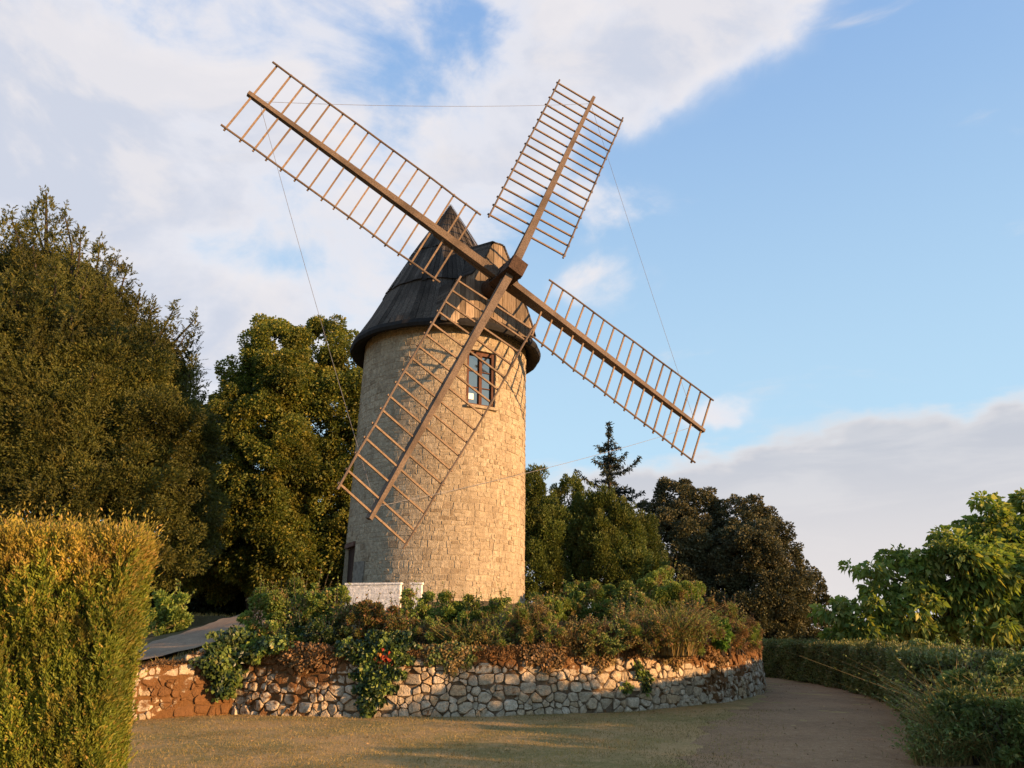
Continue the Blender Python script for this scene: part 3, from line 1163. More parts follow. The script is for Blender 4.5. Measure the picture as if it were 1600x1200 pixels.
def moss_main(s, z):
    m = 0.0
    m += 0.75 * math.exp(-((s - (S370 + S540) / 2) / 1.25) ** 2) * (0.5 + z * 0.5)
    m += np.interp(z, [0.80, 1.0, 1.2], [0, 0.45, 0.95])
    m += np.interp(s, [S1100 - 0.8, S1100 + 0.5], [0.0, 0.45]) * np.interp(z, [0, 0.5], [0.75, 1.0])
    m += 0.40 * math.exp(-((s - S660 - 2.0) / 1.0) ** 2) * np.interp(z, [0.6, 0.95], [0, 1])
    m += 0.30 * max(0.0, math.sin(s * 2.3 + 1) * math.sin(z * 4 + s * 1.1))
    return m - 0.06


mb = MB()
rubble(wmap, SW * 0.72, wall_h, moss_main, mb)
# backing
ss = np.linspace(0, SW, 160)
zz = [-0.15, 0.3, 0.7, 1.0, 1.0]
V, at_ = [], []
for q, z in enumerate(zz):
    for s in ss:
        zt = z if q < 3 else wall_h(s) - 0.02
        V.append(wmap(s, zt, -0.022 if q < 4 else -0.30))
        at_.append(moss_main(s, zt) + 0.25)
F = [(q * 160 + k, q * 160 + k + 1, q * 160 + k + 161, q * 160 + k + 160) for q in range(4) for k in range(159)]
mb.raw(np.array(V), F, 1, np.array(at_))
rw = mb.build('retaining_wall', [M['rubble'], M['gap']], attr='moss')
tag(rw, 'curved dry stone retaining wall with rusty moss below the windmill', 'wall')

# ramp wall, runs down to the left
RL = 6.5


def rmap(s, z, d):
    q = np.asarray(s)
    x = CORN[0] + EU[0] * q + -EV[0] * (d + 0.02)
    y = CORN[1] + EU[1] * q + -EV[1] * (d + 0.02)
    return np.stack([x, y, np.broadcast_to(z, np.shape(x))], -1)


def ramp_h(s):
    return max(0.1, 1.26 - 0.20 * s + 0.04 * math.sin(s * 4.1) + 0.03 * math.sin(s * 9.7))


mb = MB()
rubble(rmap, RL, ramp_h, lambda s, z: 0.85 - 0.75 * (z > ramp_h(s) - 0.2) - 0.5 * math.exp(-((s - 2.2) / .8) ** 2) + 0.25 * math.sin(s * 3) * math.sin(z * 5 + 1), mb)
ss = np.linspace(0, RL, 50)
V, at_ = [], []
for q in range(4):
    for s in ss:
        zt = (-0.1, ramp_h(s) * 0.5, ramp_h(s) - 0.02, ramp_h(s) - 0.02)[q]
        V.append(rmap(s, zt, (-0.0, -0.0, -0.0, -0.3)[q]))
        at_.append(0.8)
F = [(q * 50 + k + 1, q * 50 + k, q * 50 + k + 50, q * 50 + k + 51) for q in range(3) for k in range(49)]
mb.raw(np.array(V), F, 1, np.array(at_))
tag(mb.build('ramp_wall', [M['rubble'], M['gap']], attr='moss'), 'sunlit rust coloured stone wall beside the ramp, next to the clipped hedge', 'wall')


# white block walls in front of the tower
def block_wall(p, q, h, lab):
    p, q = np.asarray(p, float), np.asarray(q, float)
    d = q - p
    Ln = np.linalg.norm(d[:2])
    d = d / np.linalg.norm(d)
    sd = np.array([-d[1], d[0], 0])
    mb = MB()
    mb.beam(p + d * 0.012 + [0, 0, (h - .06) / 2], q - d * 0.012 + [0, 0, (h - .06) / 2], [0, 0, 1], h - 0.07, 0.13)
    rows = int(h / 0.125)
    rh = (h - 0.06) / rows
    for r_ in range(rows):
        x = 0.0 - (0.25 if r_ % 2 else 0)
        while x < Ln:
            x0, x1 = max(x, 0), min(x + 0.5, Ln)
            if x1 - x0 > 0.03:
                zc = (r_ + 0.5) * rh
                o = rng.uniform(-0.002, 0.002)
                mb.beam(p + d * (x0 + .003) + sd * o + [0, 0, zc], p + d * (x1 - .003) + sd * o + [0, 0, zc], [0, 0, 1], rh - 0.007, 0.143)
            x += 0.5
    mb.beam(p - d * 0.02 + [0, 0, h - 0.03], q + d * 0.02 + [0, 0, h - 0.03], [0, 0, 1], 0.05, 0.19)
    tag(mb.build('block_wall', M['white']), lab, 'low wall', 'white block walls at the tower foot')


pw0, pw1 = at(542, 911, 21.6), at(627, 911, 21.3)
hb = pw0[2] - 1.95
block_wall([pw0[0], pw0[1], 1.95], [pw1[0], pw1[1], 1.95], hb, 'long low wall of white painted blocks at the tower foot')
pw0, pw1 = at(643, 911, 21.35), at(660, 911, 21.3)
block_wall([pw0[0], pw0[1], 1.95], [pw1[0], pw1[1], 1.95], hb, 'short white block wall, the right and smaller of the pair by the tower')


# ------------------------------------------------------------------ vegetation builders
def inside_frac(P, blobs, skip, k=0.80):
    m = np.zeros(len(P), bool)
    for q, (c, r) in enumerate(blobs):
        if q != skip:
            m |= (((P - c) / (r * k)) ** 2).sum(1) < 1
    return m


def crown_puffs(blobs, per_m2, fr=(0.22, 0.38), back=0.5, pmin=0.25):
    out = []
    for q, (c, r) in enumerate(blobs):
        area = 4 * math.pi * ((r[0] * r[1]) ** 1.6 / 3 + (r[0] * r[2]) ** 1.6 / 3 + (r[1] * r[2]) ** 1.6 / 3) ** (1 / 1.6)
        n = max(6, int(area * per_m2))
        u = unit(n)
        keep = (u[:, 1] < 0.25) | (rng.random(n) < back)
        u = u[keep]
        P = c + u * r * (rng.uniform(0.70, 1.0, (len(u), 1)) + 0.22 * rng.random((len(u), 1)) ** 4)
        P = P[~inside_frac(P, blobs, q)]
        pr = np.maximum(pmin, np.min(r) * rng.uniform(*fr, len(P)))
        out.append(np.concatenate([P, pr[:, None], np.tile(c, (len(P), 1))], 1))
    return np.concatenate(out)


def puff_leaves(puffs, dens, L, Wd, out_w=0.6, rnd=0.8, up=0.15, droop=0.1, squash=0.8):
    Vs = []
    ns = np.maximum(6, (puffs[:, 3] ** 2 * 4 * math.pi * dens).astype(int))
    idx = np.repeat(np.arange(len(puffs)), ns)
    n = len(idx)
    u = unit(n)
    rr = puffs[idx, 3] * (0.45 + 0.6 * rng.random(n) ** 0.7)
    P = puffs[idx, :3] + u * rr[:, None] * np.array([1, 1, squash])
    og = norm(puffs[idx, :3] - puffs[idx, 4:7])
    D = norm(u * out_w + og * 0.4 + unit(n) * rnd + np.array([0, 0, up]))
    l = L * rng.uniform(0.65, 1.25, n)
    return leaf_quads(P, D, l, l * Wd * rng.uniform(0.8, 1.2, n), droop)


def fill_leaves(blobs, dens, L, Wd):
    out = []
    for c, r in blobs:
        n = int(4.2 * r[0] * r[1] * r[2] * dens)
        u = unit(n)
        P = c + u * r * (0.75 * rng.random((n, 1)) ** 0.5)
        out.append(leaf_quads(P, unit(n), L * rng.uniform(.7, 1.3, n), L * Wd, 0))
    return np.concatenate(out)


def leaf_obj(name, V, mat, parent=None, origin=None):
    V = V.reshape(-1, 3)
    if parent is not None:
        origin = ORG[parent.name]
    me = build_mesh(name, V - np.asarray(origin), [quads_idx(len(V) // 4)], mat)
    return link(name, me, parent, origin)


def limb(mb, p0, p1, r0, r1, bend=0.12, n=7, sides=7):
    p0, p1 = np.asarray(p0, float), np.asarray(p1, float)
    q = np.linspace(0, 1, n)[:, None]
    P = p0 + (p1 - p0) * q
    L = np.linalg.norm(p1 - p0)
    off = unit(1)[0] * bend * L
    P = P + np.sin(q * math.pi) * off * np.array([1, 1, 0.4]) + rng.normal(0, 0.012 * L, P.shape) * np.sin(q * math.pi)
    mb.tube(P, np.linspace(r0, r1, n), sides)
    return P


def trunk_for(parent, base, blobs, r0, mat, fork=0.35, twigs=2):
    mb = MB()
    base = np.asarray(base, float)
    top = np.mean([c for c, r in blobs], 0)
    ztop = max(c[2] for c, r in blobs)
    mid = base + (np.array([top[0], top[1], ztop]) - base) * 0.8
    tr = limb(mb, base - [0, 0, 0.3], mid, r0, r0 * 0.35, 0.04, 9, 9)
    for c, r in blobs:
        st = tr[min(8, max(2, int(np.argmin(np.abs(tr[:, 2] - (c[2] - 0.6 * np.linalg.norm(c - mid) * 0.5))))))]
        limb(mb, st, c, r0 * fork, r0 * 0.10, 0.08, 6, 6)
        for _ in range(twigs):
            e = c + unit(1)[0] * r * 0.75
            limb(mb, c - (c - st) * 0.25, e, r0 * 0.13, r0 * 0.04, 0.1, 5, 5)
    return mb.build('trunk', mat, parent)


def B(px, py, Y, rx, ry=None, rz=None):
    ry = rx if ry is None else ry
    rz = rx if rz is None else rz
    return (at(px, py, Y), np.array([rx, ry, rz], float))


# ------------------------------------------------------------------ trees
def broad_tree(name, label, cat, base, blobs, mat, bark, per_m2, dens, L, Wd, r0, group=None, droop=0.12, fill=3.0, fr=(0.22, 0.38), back=0.5, up=0.15):
    root = thing(name, base, label, cat, group)
    trunk_for(root, base, blobs, r0, bark)
    pf = crown_puffs(blobs, per_m2, fr, back)
    V = np.concatenate([puff_leaves(pf, dens, L, Wd, droop=droop, up=up), fill_leaves(blobs, fill, L * 1.4, Wd)])
    leaf_obj('crown', V, mat, root)
    return root


def spires(name, label, cat, base, items, mat, bark, dens, sl, leaf, lw, group=None, r0=0.35, nl=14, inner=True):
    """conifer of many pointed leaders; items: (apex xyz, length down, base radius)"""
    root = thing(name, base, label, cat, group)
    mb = MB()
    for (ap, ln_, rb) in items[:1]:
        mb.tube(np.array([base, (np.asarray(base) + ap) / 2 + [0.1, 0.1, 0], ap - [0, 0, 0.4]]) if True else 0, [r0, r0 * 0.6, 0.03], 8)
    for (ap, ln_, rb) in items[1:]:
        st = np.array([base[0] + (ap[0] - base[0]) * 0.25, base[1] + (ap[1] - base[1]) * 0.25, max(base[2] + 0.5, ap[2] - ln_ * 0.95)])
        limb(mb, st, ap - [0, 0, 0.5], r0 * 0.4, 0.02, 0.06, 6, 6)
    mb.build('trunk', bark, root)
    Vs = []
    for (ap, ln_, rb) in items:
        area = math.pi * rb * math.hypot(rb, ln_)
        n = int(area * dens)
        q = np.sqrt(rng.random(n) * 0.995 + 0.005)
        q[:max(4, n // 60)] *= 0.12
        a = rng.uniform(0, 2 * math.pi, n)
        keep = (np.cos(a) > -0.5) | (rng.random(n) < 0.5)
        q, a = q[keep], a[keep]
        n = len(q)
        lump = 0.78 + 0.22 * np.sin(a * 3 + q * 9 + rb * 7) * np.sin(q * 17 + a * 2)
        rr = rb * q ** 0.85 * lump * rng.uniform(0.72, 1.04, n)
        o = np.stack([np.sin(a), -np.cos(a), np.zeros(n)], -1)
        P = np.asarray(ap) + o * rr[:, None] - np.array([0, 0, 1.0]) * (q * ln_)[:, None]
        d = norm(o * (0.35 + 0.5 * q)[:, None] + np.array([0, 0, 0.75]) + rng.normal(0, 0.28, (n, 3)))
        l = sl * rng.uniform(0.6, 1.2, n) * (0.5 + 0.5 * np.minimum(1, q * 3))
        # a feather of leaflets
        k = np.linspace(0, 1, nl)
        Pp = P[:, None] + d[:, None] * (l[:, None] * k)[..., None] + np.array([0, 0, -1.0]) * (0.25 * l[:, None] * k ** 2)[..., None]
        sd = norm(np.cross(d, unit(n)))
        sgn = np.where(np.arange(nl) % 2 == 0, 1.0, -1.0)
        Dd = d[:, None] * 0.8 + sd[:, None] * (sgn * 0.75 * (1 - 0.6 * k))[None, :, None] + rng.normal(0, 0.18, (n, nl, 3))
        LL = leaf * rng.uniform(0.7, 1.3, (n, nl)) * (1.15 - 0.5 * k)
        Vs.append(leaf_quads(Pp.reshape(-1, 3), Dd.reshape(-1, 3), LL.ravel(), LL.ravel() * lw, 0.05))
        if inner:
            n = int(area * 14)
            q = np.sqrt(rng.random(n))
            a = rng.uniform(0, 2 * math.pi, n)
            rr = rb * q * rng.uniform(0.2, 0.72, n)
            P = np.asarray(ap) + np.stack([np.sin(a) * rr, -np.cos(a) * rr, -q * ln_ - 0.2], -1)
            Vs.append(leaf_quads(P, unit(n), leaf * 2.2, leaf * 0.9, 0))
    leaf_obj('crown', np.concatenate(Vs), mat, root)
    return root


# big conifer on the left
def sp(px, py, Y, zb, rb):
    a = at(px, py, Y)
    return (a, a[2] - zb, rb)


items = [sp(75, 288, 28, 8, 2.6), sp(20, 320, 27.5, 8, 2.6), sp(52, 312, 28.5, 11, 1.2), sp(-25, 345, 27, 8, 2.6), sp(-80, 360, 27, 6, 4.0), sp(104, 318, 28, 10, 1.7), sp(130, 345, 28, 9, 1.8), sp(160, 362, 28, 8.5, 1.6),
         sp(182, 385, 28, 8, 1.5), sp(203, 395, 28, 7.5, 1.4), sp(172, 420, 27, 6, 2.2), sp(222, 440, 28, 6.5, 1.4), sp(240, 462, 28, 6, 1.2), sp(276, 462, 28.6, 8, 0.9), sp(308, 480, 28.6, 8.5, 0.75), sp(292, 505, 28.4, 7, 0.9),
         sp(258, 495, 27, 6, 1.5), sp(306, 550, 27.5, 5, 1.1), sp(325, 600, 27.8, 5, 0.8), sp(328, 660, 27.8, 4, 0.8), sp(90, 395, 26, 9, 2.0), sp(20, 420, 25.5, 8, 2.0), sp(55, 365, 26.5, 10, 1.4), sp(140, 410, 26.5, 8, 1.6),
         sp(115, 470, 25.4, 7, 1.6), sp(190, 490, 26, 6, 1.6), sp(60, 500, 25, 6, 1.6), sp(230, 560, 26, 5, 1.4), sp(0, 520, 24.6, 6, 1.8), sp(150, 560, 25, 5, 1.6), sp(275, 600, 26.4, 4.5, 1.1), sp(90, 610, 24.6, 4.5, 1.6), sp(200, 650, 25.2, 4, 1.4)]
cbl = [B(70, 500, 29.5, 2.7, 2.6, 2.6), B(-30, 530, 28.5, 3.0, 3, 2.8), B(140, 545, 29, 2.3, 2.4, 2.4), B(40, 600, 27.4, 3.0, 2.6, 2.6), B(160, 630, 27.4, 2.6, 2.4, 2.4), B(215, 600, 28.4, 1.8, 2, 2.0), B(-60, 650, 27, 3.0), B(90, 710, 26.4, 2.8, 2.4, 2.2),
       B(235, 690, 27, 1.9, 2, 2.0), B(285, 700, 27.8, 1.2, 1.5, 1.6), B(200, 770, 26.2, 2.2, 2, 1.8), B(10, 750, 25.6, 2.7, 2.2, 2.1), B(120, 800, 25.5, 2.5, 2, 1.8), B(280, 790, 27, 1.4, 1.5, 1.6), B(245, 850, 26.4, 1.7, 1.8, 1.4), B(30, 830, 25.3, 2.3, 2, 1.5)]
root = spires('conifer', 'tall dark conifer with many pointed tops behind the clipped hedge', 'tree', (-16.5, 28.0, 1.4), items, M['cypress'], M['bark'], 34, 0.50, 0.10, 0.42, nl=13)
pf = crown_puffs(cbl, 2.6, (0.14, 0.30), 0.35, 0.3)
V = np.concatenate([puff_leaves(pf, 150, 0.12, 0.42, out_w=0.7, rnd=0.6, up=0.35, droop=0.15, squash=0.85), fill_leaves(cbl, 10, 0.25, 0.6)])
leaf_obj('lower_crown', V, M['cypress'], root)

# deciduous trees behind the mill
broad_tree('deciduous_tree', 'tall green tree with yellowing crown beside the dark conifer', 'tree', (-12.1, 38.0, 1.6),
           [B(425, 546, 37.5, 1.53), B(380, 586, 37.5, 1.24), B(445, 606, 37.0, 1.81), B(395, 656, 37.0, 2.03), B(350, 656, 37.5, 1.13), B(365, 736, 37.0, 1.92), B(430, 736, 36.5, 2.15), B(330, 806, 37.5, 1.69), B(395, 826, 36.5, 2.15), B(440, 876, 36.5, 1.81), B(335, 876, 38.0, 1.69), B(290, 866, 38.5, 1.36)],
           M['lime'], M['bark'], 2.0, 130, 0.15, 0.62, 0.28, 'leafy trees behind the mill', fr=(0.13, 0.42), droop=0.2)
broad_tree('deciduous_tree', 'green and golden tree directly behind the left side of the tower', 'tree', (-9.3, 38.5, 1.6),
           [B(505, 551, 38.5, 1.64), B(545, 571, 38.5, 1.36), B(480, 596, 38.0, 1.47), B(540, 636, 38.0, 1.92), B(495, 676, 37.7, 1.81), B(560, 716, 38.0, 1.92), B(520, 776, 37.5, 1.81), B(470, 786, 37.5, 1.47), B(545, 856, 37.5, 1.81), B(490, 866, 37.5, 1.58), B(600, 656, 39.5, 1.81), B(590, 816, 39.5, 2.03)],
           M['lime'], M['bark'], 2.0, 130, 0.15, 0.62, 0.28, 'leafy trees behind the mill', fr=(0.13, 0.42), droop=0.2)
# dark understory under those trees
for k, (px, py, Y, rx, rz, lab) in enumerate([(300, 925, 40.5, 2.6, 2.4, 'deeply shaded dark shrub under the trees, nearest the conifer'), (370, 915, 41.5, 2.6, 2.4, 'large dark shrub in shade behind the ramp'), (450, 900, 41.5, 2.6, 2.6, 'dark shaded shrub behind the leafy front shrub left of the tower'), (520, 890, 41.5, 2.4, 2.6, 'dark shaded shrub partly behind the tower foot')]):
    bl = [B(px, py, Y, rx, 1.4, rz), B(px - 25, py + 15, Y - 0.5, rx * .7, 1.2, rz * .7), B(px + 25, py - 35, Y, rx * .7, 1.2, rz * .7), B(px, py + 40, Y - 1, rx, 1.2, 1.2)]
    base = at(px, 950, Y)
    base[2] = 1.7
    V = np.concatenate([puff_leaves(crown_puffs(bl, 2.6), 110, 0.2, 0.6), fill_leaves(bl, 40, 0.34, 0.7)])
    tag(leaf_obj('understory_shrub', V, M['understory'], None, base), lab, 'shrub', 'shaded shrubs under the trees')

# laurels right of the tower
LAB = ['upright evergreen touching the right side of the tower', 'second upright evergreen from the tower, narrow pointed top', 'tall olive green evergreen in front of the cedar', 'rounded evergreen at the right end of the evergreen row']
LBL = [[B(838, 775, 33, .75, .8, 1.1), B(826, 830, 33, 1.0, 1, 1.3), B(858, 840, 32.6, .9, .9, 1.2), B(840, 895, 32.4, 1.2, 1.1, 1.1), B(815, 790, 33.6, .8, .8, 1.2)],
       [B(890, 785, 34.5, .65, .8, 1.0), B(880, 835, 34, .95, 1, 1.2), B(905, 835, 34, .9, .9, 1.1), B(890, 895, 33.6, 1.2, 1.1, 1.2), B(868, 800, 34.6, .6, .7, .9)],
       [B(950, 808, 32.8, .8, .9, 1.0), B(930, 830, 32.6, .8, .9, 1.1), B(972, 835, 32.6, .8, .9, 1.1), B(940, 885, 32.2, 1.1, 1, 1.2), B(975, 895, 32.2, 1.1, 1, 1.1), B(915, 800, 33, .5, .6, .8)],
       [B(1000, 845, 34, .8, .9, 1.0), B(1012, 890, 33.8, .9, .9, 1.0), B(992, 905, 33.5, 1.0, 1, 1.0)]]
for k, bl in enumerate(LBL):
    base = np.array([np.mean([c[0] for c, r in bl]), 33.4, 1.6])
    root = thing('evergreen', base, LAB[k], 'tree', 'upright evergreens right of the tower')
    trunk_for(root, base, bl, 0.10, M['bark'], 0.4, 1)
    pf = crown_puffs(bl, 4.5, (0.22, 0.42), 0.4, 0.16)
    top = pf[:, 2] > np.quantile(pf[:, 2], 0.55)
    ex = pf[top].copy()
    ex[:, 2] += rng.uniform(0.1, 0.45, len(ex))
    ex[:, 3] *= 0.55
    pf = np.concatenate([pf, ex])
    V = np.concatenate([puff_leaves(pf, 330, 0.11, 0.45, rnd=0.6, up=0.55, droop=0.06, squash=1.3), fill_leaves(bl, 25, 0.2, 0.6)])
    leaf_obj('crown', V, M['laurel'], root)

# cedar top behind them
root = thing('cedar', (at(952, 940, 43)[0], 43, 0.5), 'thin dark cedar top standing above the other trees right of the mill', 'tree')
ctop = at(950, 660, 43)
mb = MB()
cb = np.array([at(956, 940, 43)[0], 43, 0.3])
mb.tube([cb, cb + (ctop - cb) * 0.5, ctop], [0.25, 0.15, 0.02], 8)
Vs = []
for k in range(120):
    q = rng.random() ** 0.8
    zc = ctop[2] - q * 7.5
    a = rng.uniform(0, 2 * math.pi)
    base_p = cb + (ctop - cb) * ((zc - cb[2]) / (ctop[2] - cb[2]))
    Ln = (0.12 + 2.15 * q ** 0.9) * rng.uniform(0.45, 1.1) * (1.0 if q > 0.12 else 0.6)
    o = np.array([math.sin(a), -math.cos(a), 0.0])
    nn = 9
    kk = np.linspace(0, 1, nn)
    lift = rng.uniform(-0.05, 0.35)
    P = base_p + o * (Ln * kk)[:, None] + np.array([0, 0, 1]) * (Ln * (lift * kk - 0.15 * kk ** 2))[:, None]
    mb.tube(P, np.linspace(0.035, 0.006, nn), 5)
    n = int(55 * Ln + 14)
    f = rng.random(n)
    pp = np.stack([np.interp(f, kk, P[:, d]) for d in range(3)], -1) + rng.normal(0, 0.05, (n, 3))
    Vs.append(leaf_quads(pp, o * 0.5 + unit(n) * 0.9 + np.array([0, 0, .1]), 0.20 * rng.uniform(.7, 1.3, n), 0.075, 0.1))
for (x0, y0, x1, y1) in [(950, 762, 900, 734), (953, 742, 1000, 714), (948, 778, 915, 768), (957, 775, 1003, 768), (955, 718, 978, 706), (948, 722, 928, 716), (958, 795, 1010, 780), (947, 700, 934, 694)]:
    p0, p1 = at(x0, y0, 43), at(x1, y1, 42.6)
    kk = np.linspace(0, 1, 8)
    P = p0 + (p1 - p0) * kk[:, None] - np.array([0, 0, 0.25]) * np.sin(kk * math.pi)[:, None]
    mb.tube(P, np.linspace(0.05, 0.008, 8), 5)
    n = int(110 * np.linalg.norm(p1 - p0) + 20)
    f = rng.random(n)
    pp = np.stack([np.interp(f, kk, P[:, d]) for d in range(3)], -1) + rng.normal(0, 0.06, (n, 3)) * [1, 1, .7] - np.array([0, 0, .05])
    Vs.append(leaf_quads(pp, norm(p1 - p0) * .5 + unit(n) * .8, 0.2 * rng.uniform(.6, 1.3, n), 0.07, 0.2))
mb.build('trunk', M['bark'], root)
leaf_obj('crown', np.concatenate(Vs), M['cedar'], root)

# holm oaks
oak_kw = dict(per_m2=3.4, dens=190, L=0.13, Wd=0.6, r0=0.22, group='dark holm oaks on the right', droop=0.05, fill=34, fr=(0.14, 0.32))
broad_tree('holm_oak', 'dark brown green oak with flat top next to the cedar', 'tree', (at(1060, 900, 42)[0], 42, 0),
           [B(1055, 785, 42, 1.3), B(1090, 800, 42, 1.2), B(1025, 815, 42, 1.1), B(1060, 850, 41, 1.7), B(1020, 880, 41.5, 1.3), B(1095, 880, 41, 1.5), B(1060, 930, 41, 1.8), B(1110, 845, 41.4, 1.3), B(1110, 940, 41, 1.4), B(1010, 930, 42, 1.4)], M['oak'], M['bark'], **oak_kw)
broad_tree('holm_oak', 'widest dark oak with domed crown, middle of the dark oaks', 'tree', (at(1170, 930, 41)[0], 41, 0),
           [B(1160, 800, 41, 1.0), B(1125, 850, 41.3, 1.1), B(1140, 825, 41, 1.2), B(1190, 835, 41, 1.3), B(1165, 870, 40, 1.7), B(1215, 870, 41, 1.1), B(1130, 900, 40.5, 1.5), B(1195, 925, 40, 1.8), B(1150, 960, 40, 1.7), B(1220, 960, 40.5, 1.4), B(1120, 975, 40.5, 1.3), B(1180, 1000, 40, 1.5)], M['oak'], M['bark'], **oak_kw)
broad_tree('holm_oak', 'smallest dark oak, lower rounded crown at the right end of the oaks', 'tree', (at(1255, 960, 42)[0], 42, 0),
           [B(1248, 905, 42, 0.95), B(1268, 935, 42, 0.95), B(1235, 945, 41.5, 1.1), B(1258, 975, 41.5, 1.2), B(1225, 990, 41.5, 1.1)], M['oak'], M['bark'], **oak_kw)

# broad-leaved tree on the right
cb = [B(1365, 895, 26.4, .8, .8, .6), B(1412, 890, 26.3, .95, .9, .7), B(1475, 885, 26.0, 1.2), B(1320, 965, 26.3, .9, .9, .6), B(1545, 819, 27, .75, .8, .85), B(1545, 874, 26.5, 1.2), B(1470, 859, 27, .8, .9, .65), B(1440, 874, 26.6, .6), B(1500, 914, 26, 1.3), B(1385, 892, 26.6, .75, .7, .5), B(1430, 919, 26, 1.0, 1, .7), B(1590, 859, 27, 1.0), B(1575, 929, 25.8, 1.3),
      B(1325, 944, 26.4, .7, .7, .45), B(1370, 944, 26, .9, .9, .6), B(1440, 964, 25.6, 1.1, 1, .7), B(1350, 989, 26, 1.0, 1, .7), B(1330, 1014, 27, 1.0, 1, .8), B(1650, 884, 27, 1.6), B(1660, 954, 26, 1.6), B(1540, 974, 25.6, 1.2, 1.2, .6), B(1620, 814, 28, .9)]
root = thing('broadleaf_tree', (at(1510, 1000, 27)[0], 27, 0), 'spreading tree with large drooping light green leaves at right edge', 'tree')
trunk_for(root, (at(1510, 1000, 27)[0], 27, 0.0), cb, 0.17, M['greybark'], 0.4, 2)
pf = crown_puffs(cb, 2.4, (0.26, 0.46), 0.5, 0.2)
V = np.concatenate([puff_leaves(pf, 46, 0.13, 0.6, out_w=0.9, rnd=0.8, up=-0.2, droop=0.2), puff_leaves(pf, 52, 0.25, 0.6, out_w=0.9, rnd=0.45, up=-0.45, droop=0.3, squash=.7), fill_leaves(cb, 5, 0.3, 0.7)])
leaf_obj('crown', V, M['catalpa'], root)


# ------------------------------------------------------------------ shrubs and plants
def bush(name, label, cat, px, py, Y, wpx, zbase, mat, L=0.09, Wd=0.5, dens=230, per=5.0, group=None, up=0.3, depth=0.8, shoots=12, mats2=None, share=0.0, lump=3):
    """leafy bush: top at image row py, half width wpx"""
    top = at(px, py, Y)
    dcam = Y * CP + (top[2] - EYE) * SP
    w = wpx / 1200 * dcam
    h = max(0.3, top[2] - zbase)
    base = np.array([top[0], Y, zbase])
    bl = [(base + [0, 0, h * 0.52], np.array([w * .8, w * depth, h * 0.46]))]
    for q in range(lump):
        a = rng.uniform(0, 6.28)
        bl.append((base + np.array([math.sin(a) * w * .55, -abs(math.cos(a)) * w * depth * .5, h * rng.uniform(.25, .68)]), np.array([w * .5, w * .45, h * rng.uniform(.22, .34)])))
    pf = crown_puffs(bl, per, (0.2, 0.36), 0.5, 0.07)
    V = [puff_leaves(pf, dens * 4.0, L, Wd, up=up, droop=0.12), fill_leaves(bl, 500, L * 1.3, Wd)]
    # loose shoots breaking the outline
    mbs = MB()
    for q in range(shoots):
        c, r = bl[rng.integers(len(bl))]
        u = unit(1)[0]
        u[2] = abs(u[2]) + 0.4
        u /= np.linalg.norm(u)
        p0 = c + u * r * 0.7
        l = h * rng.uniform(0.18, 0.42)
        e = p0 + (u * 0.6 + np.array([0, 0, 0.7])) * l
        n = 16
        f = rng.random(n)[:, None]
        V.append(leaf_quads(p0 + (e - p0) * f, unit(n) + (e - p0) / l * .6, L * rng.uniform(.6, 1.1, n), L * Wd, 0.1))
        mbs.tube([p0 - (e - p0) * .3, (p0 + e) / 2, e], [0.006, 0.005, 0.002], 4, 1)
    for q in range(5):
        mbs.tube([base + rng.normal(0, .05, 3) * [1, 1, 0] - [0, 0, .1], base + np.array([rng.normal(0, w * .25), rng.normal(0, w * .2), h * .5]), bl[q % len(bl)][0] + rng.normal(0, .1, 3)], [0.018, 0.012, 0.004], 5, 1)
    V = np.concatenate(V)
    n = len(V) // 4
    mid = np.zeros(n, int)
    mlist = [mat, M['bark']]
    if mats2 is not None:
        mlist.append(mats2)
        cen = V.reshape(-1, 4, 3).mean(1)
        f = vnoise(cen[:, 0] * 3, cen[:, 2] * 3 + cen[:, 1], 1.3, 7)
        mid[(f + rng.normal(0, .25, n)) > np.quantile(f, 1 - share)] = 2
    mbs.raw(V, quads_idx(n), 0)
    mbs.m[4][-1] = mid
    o = mbs.build(name, mlist, None, base)
    return tag(o, label, cat, group)


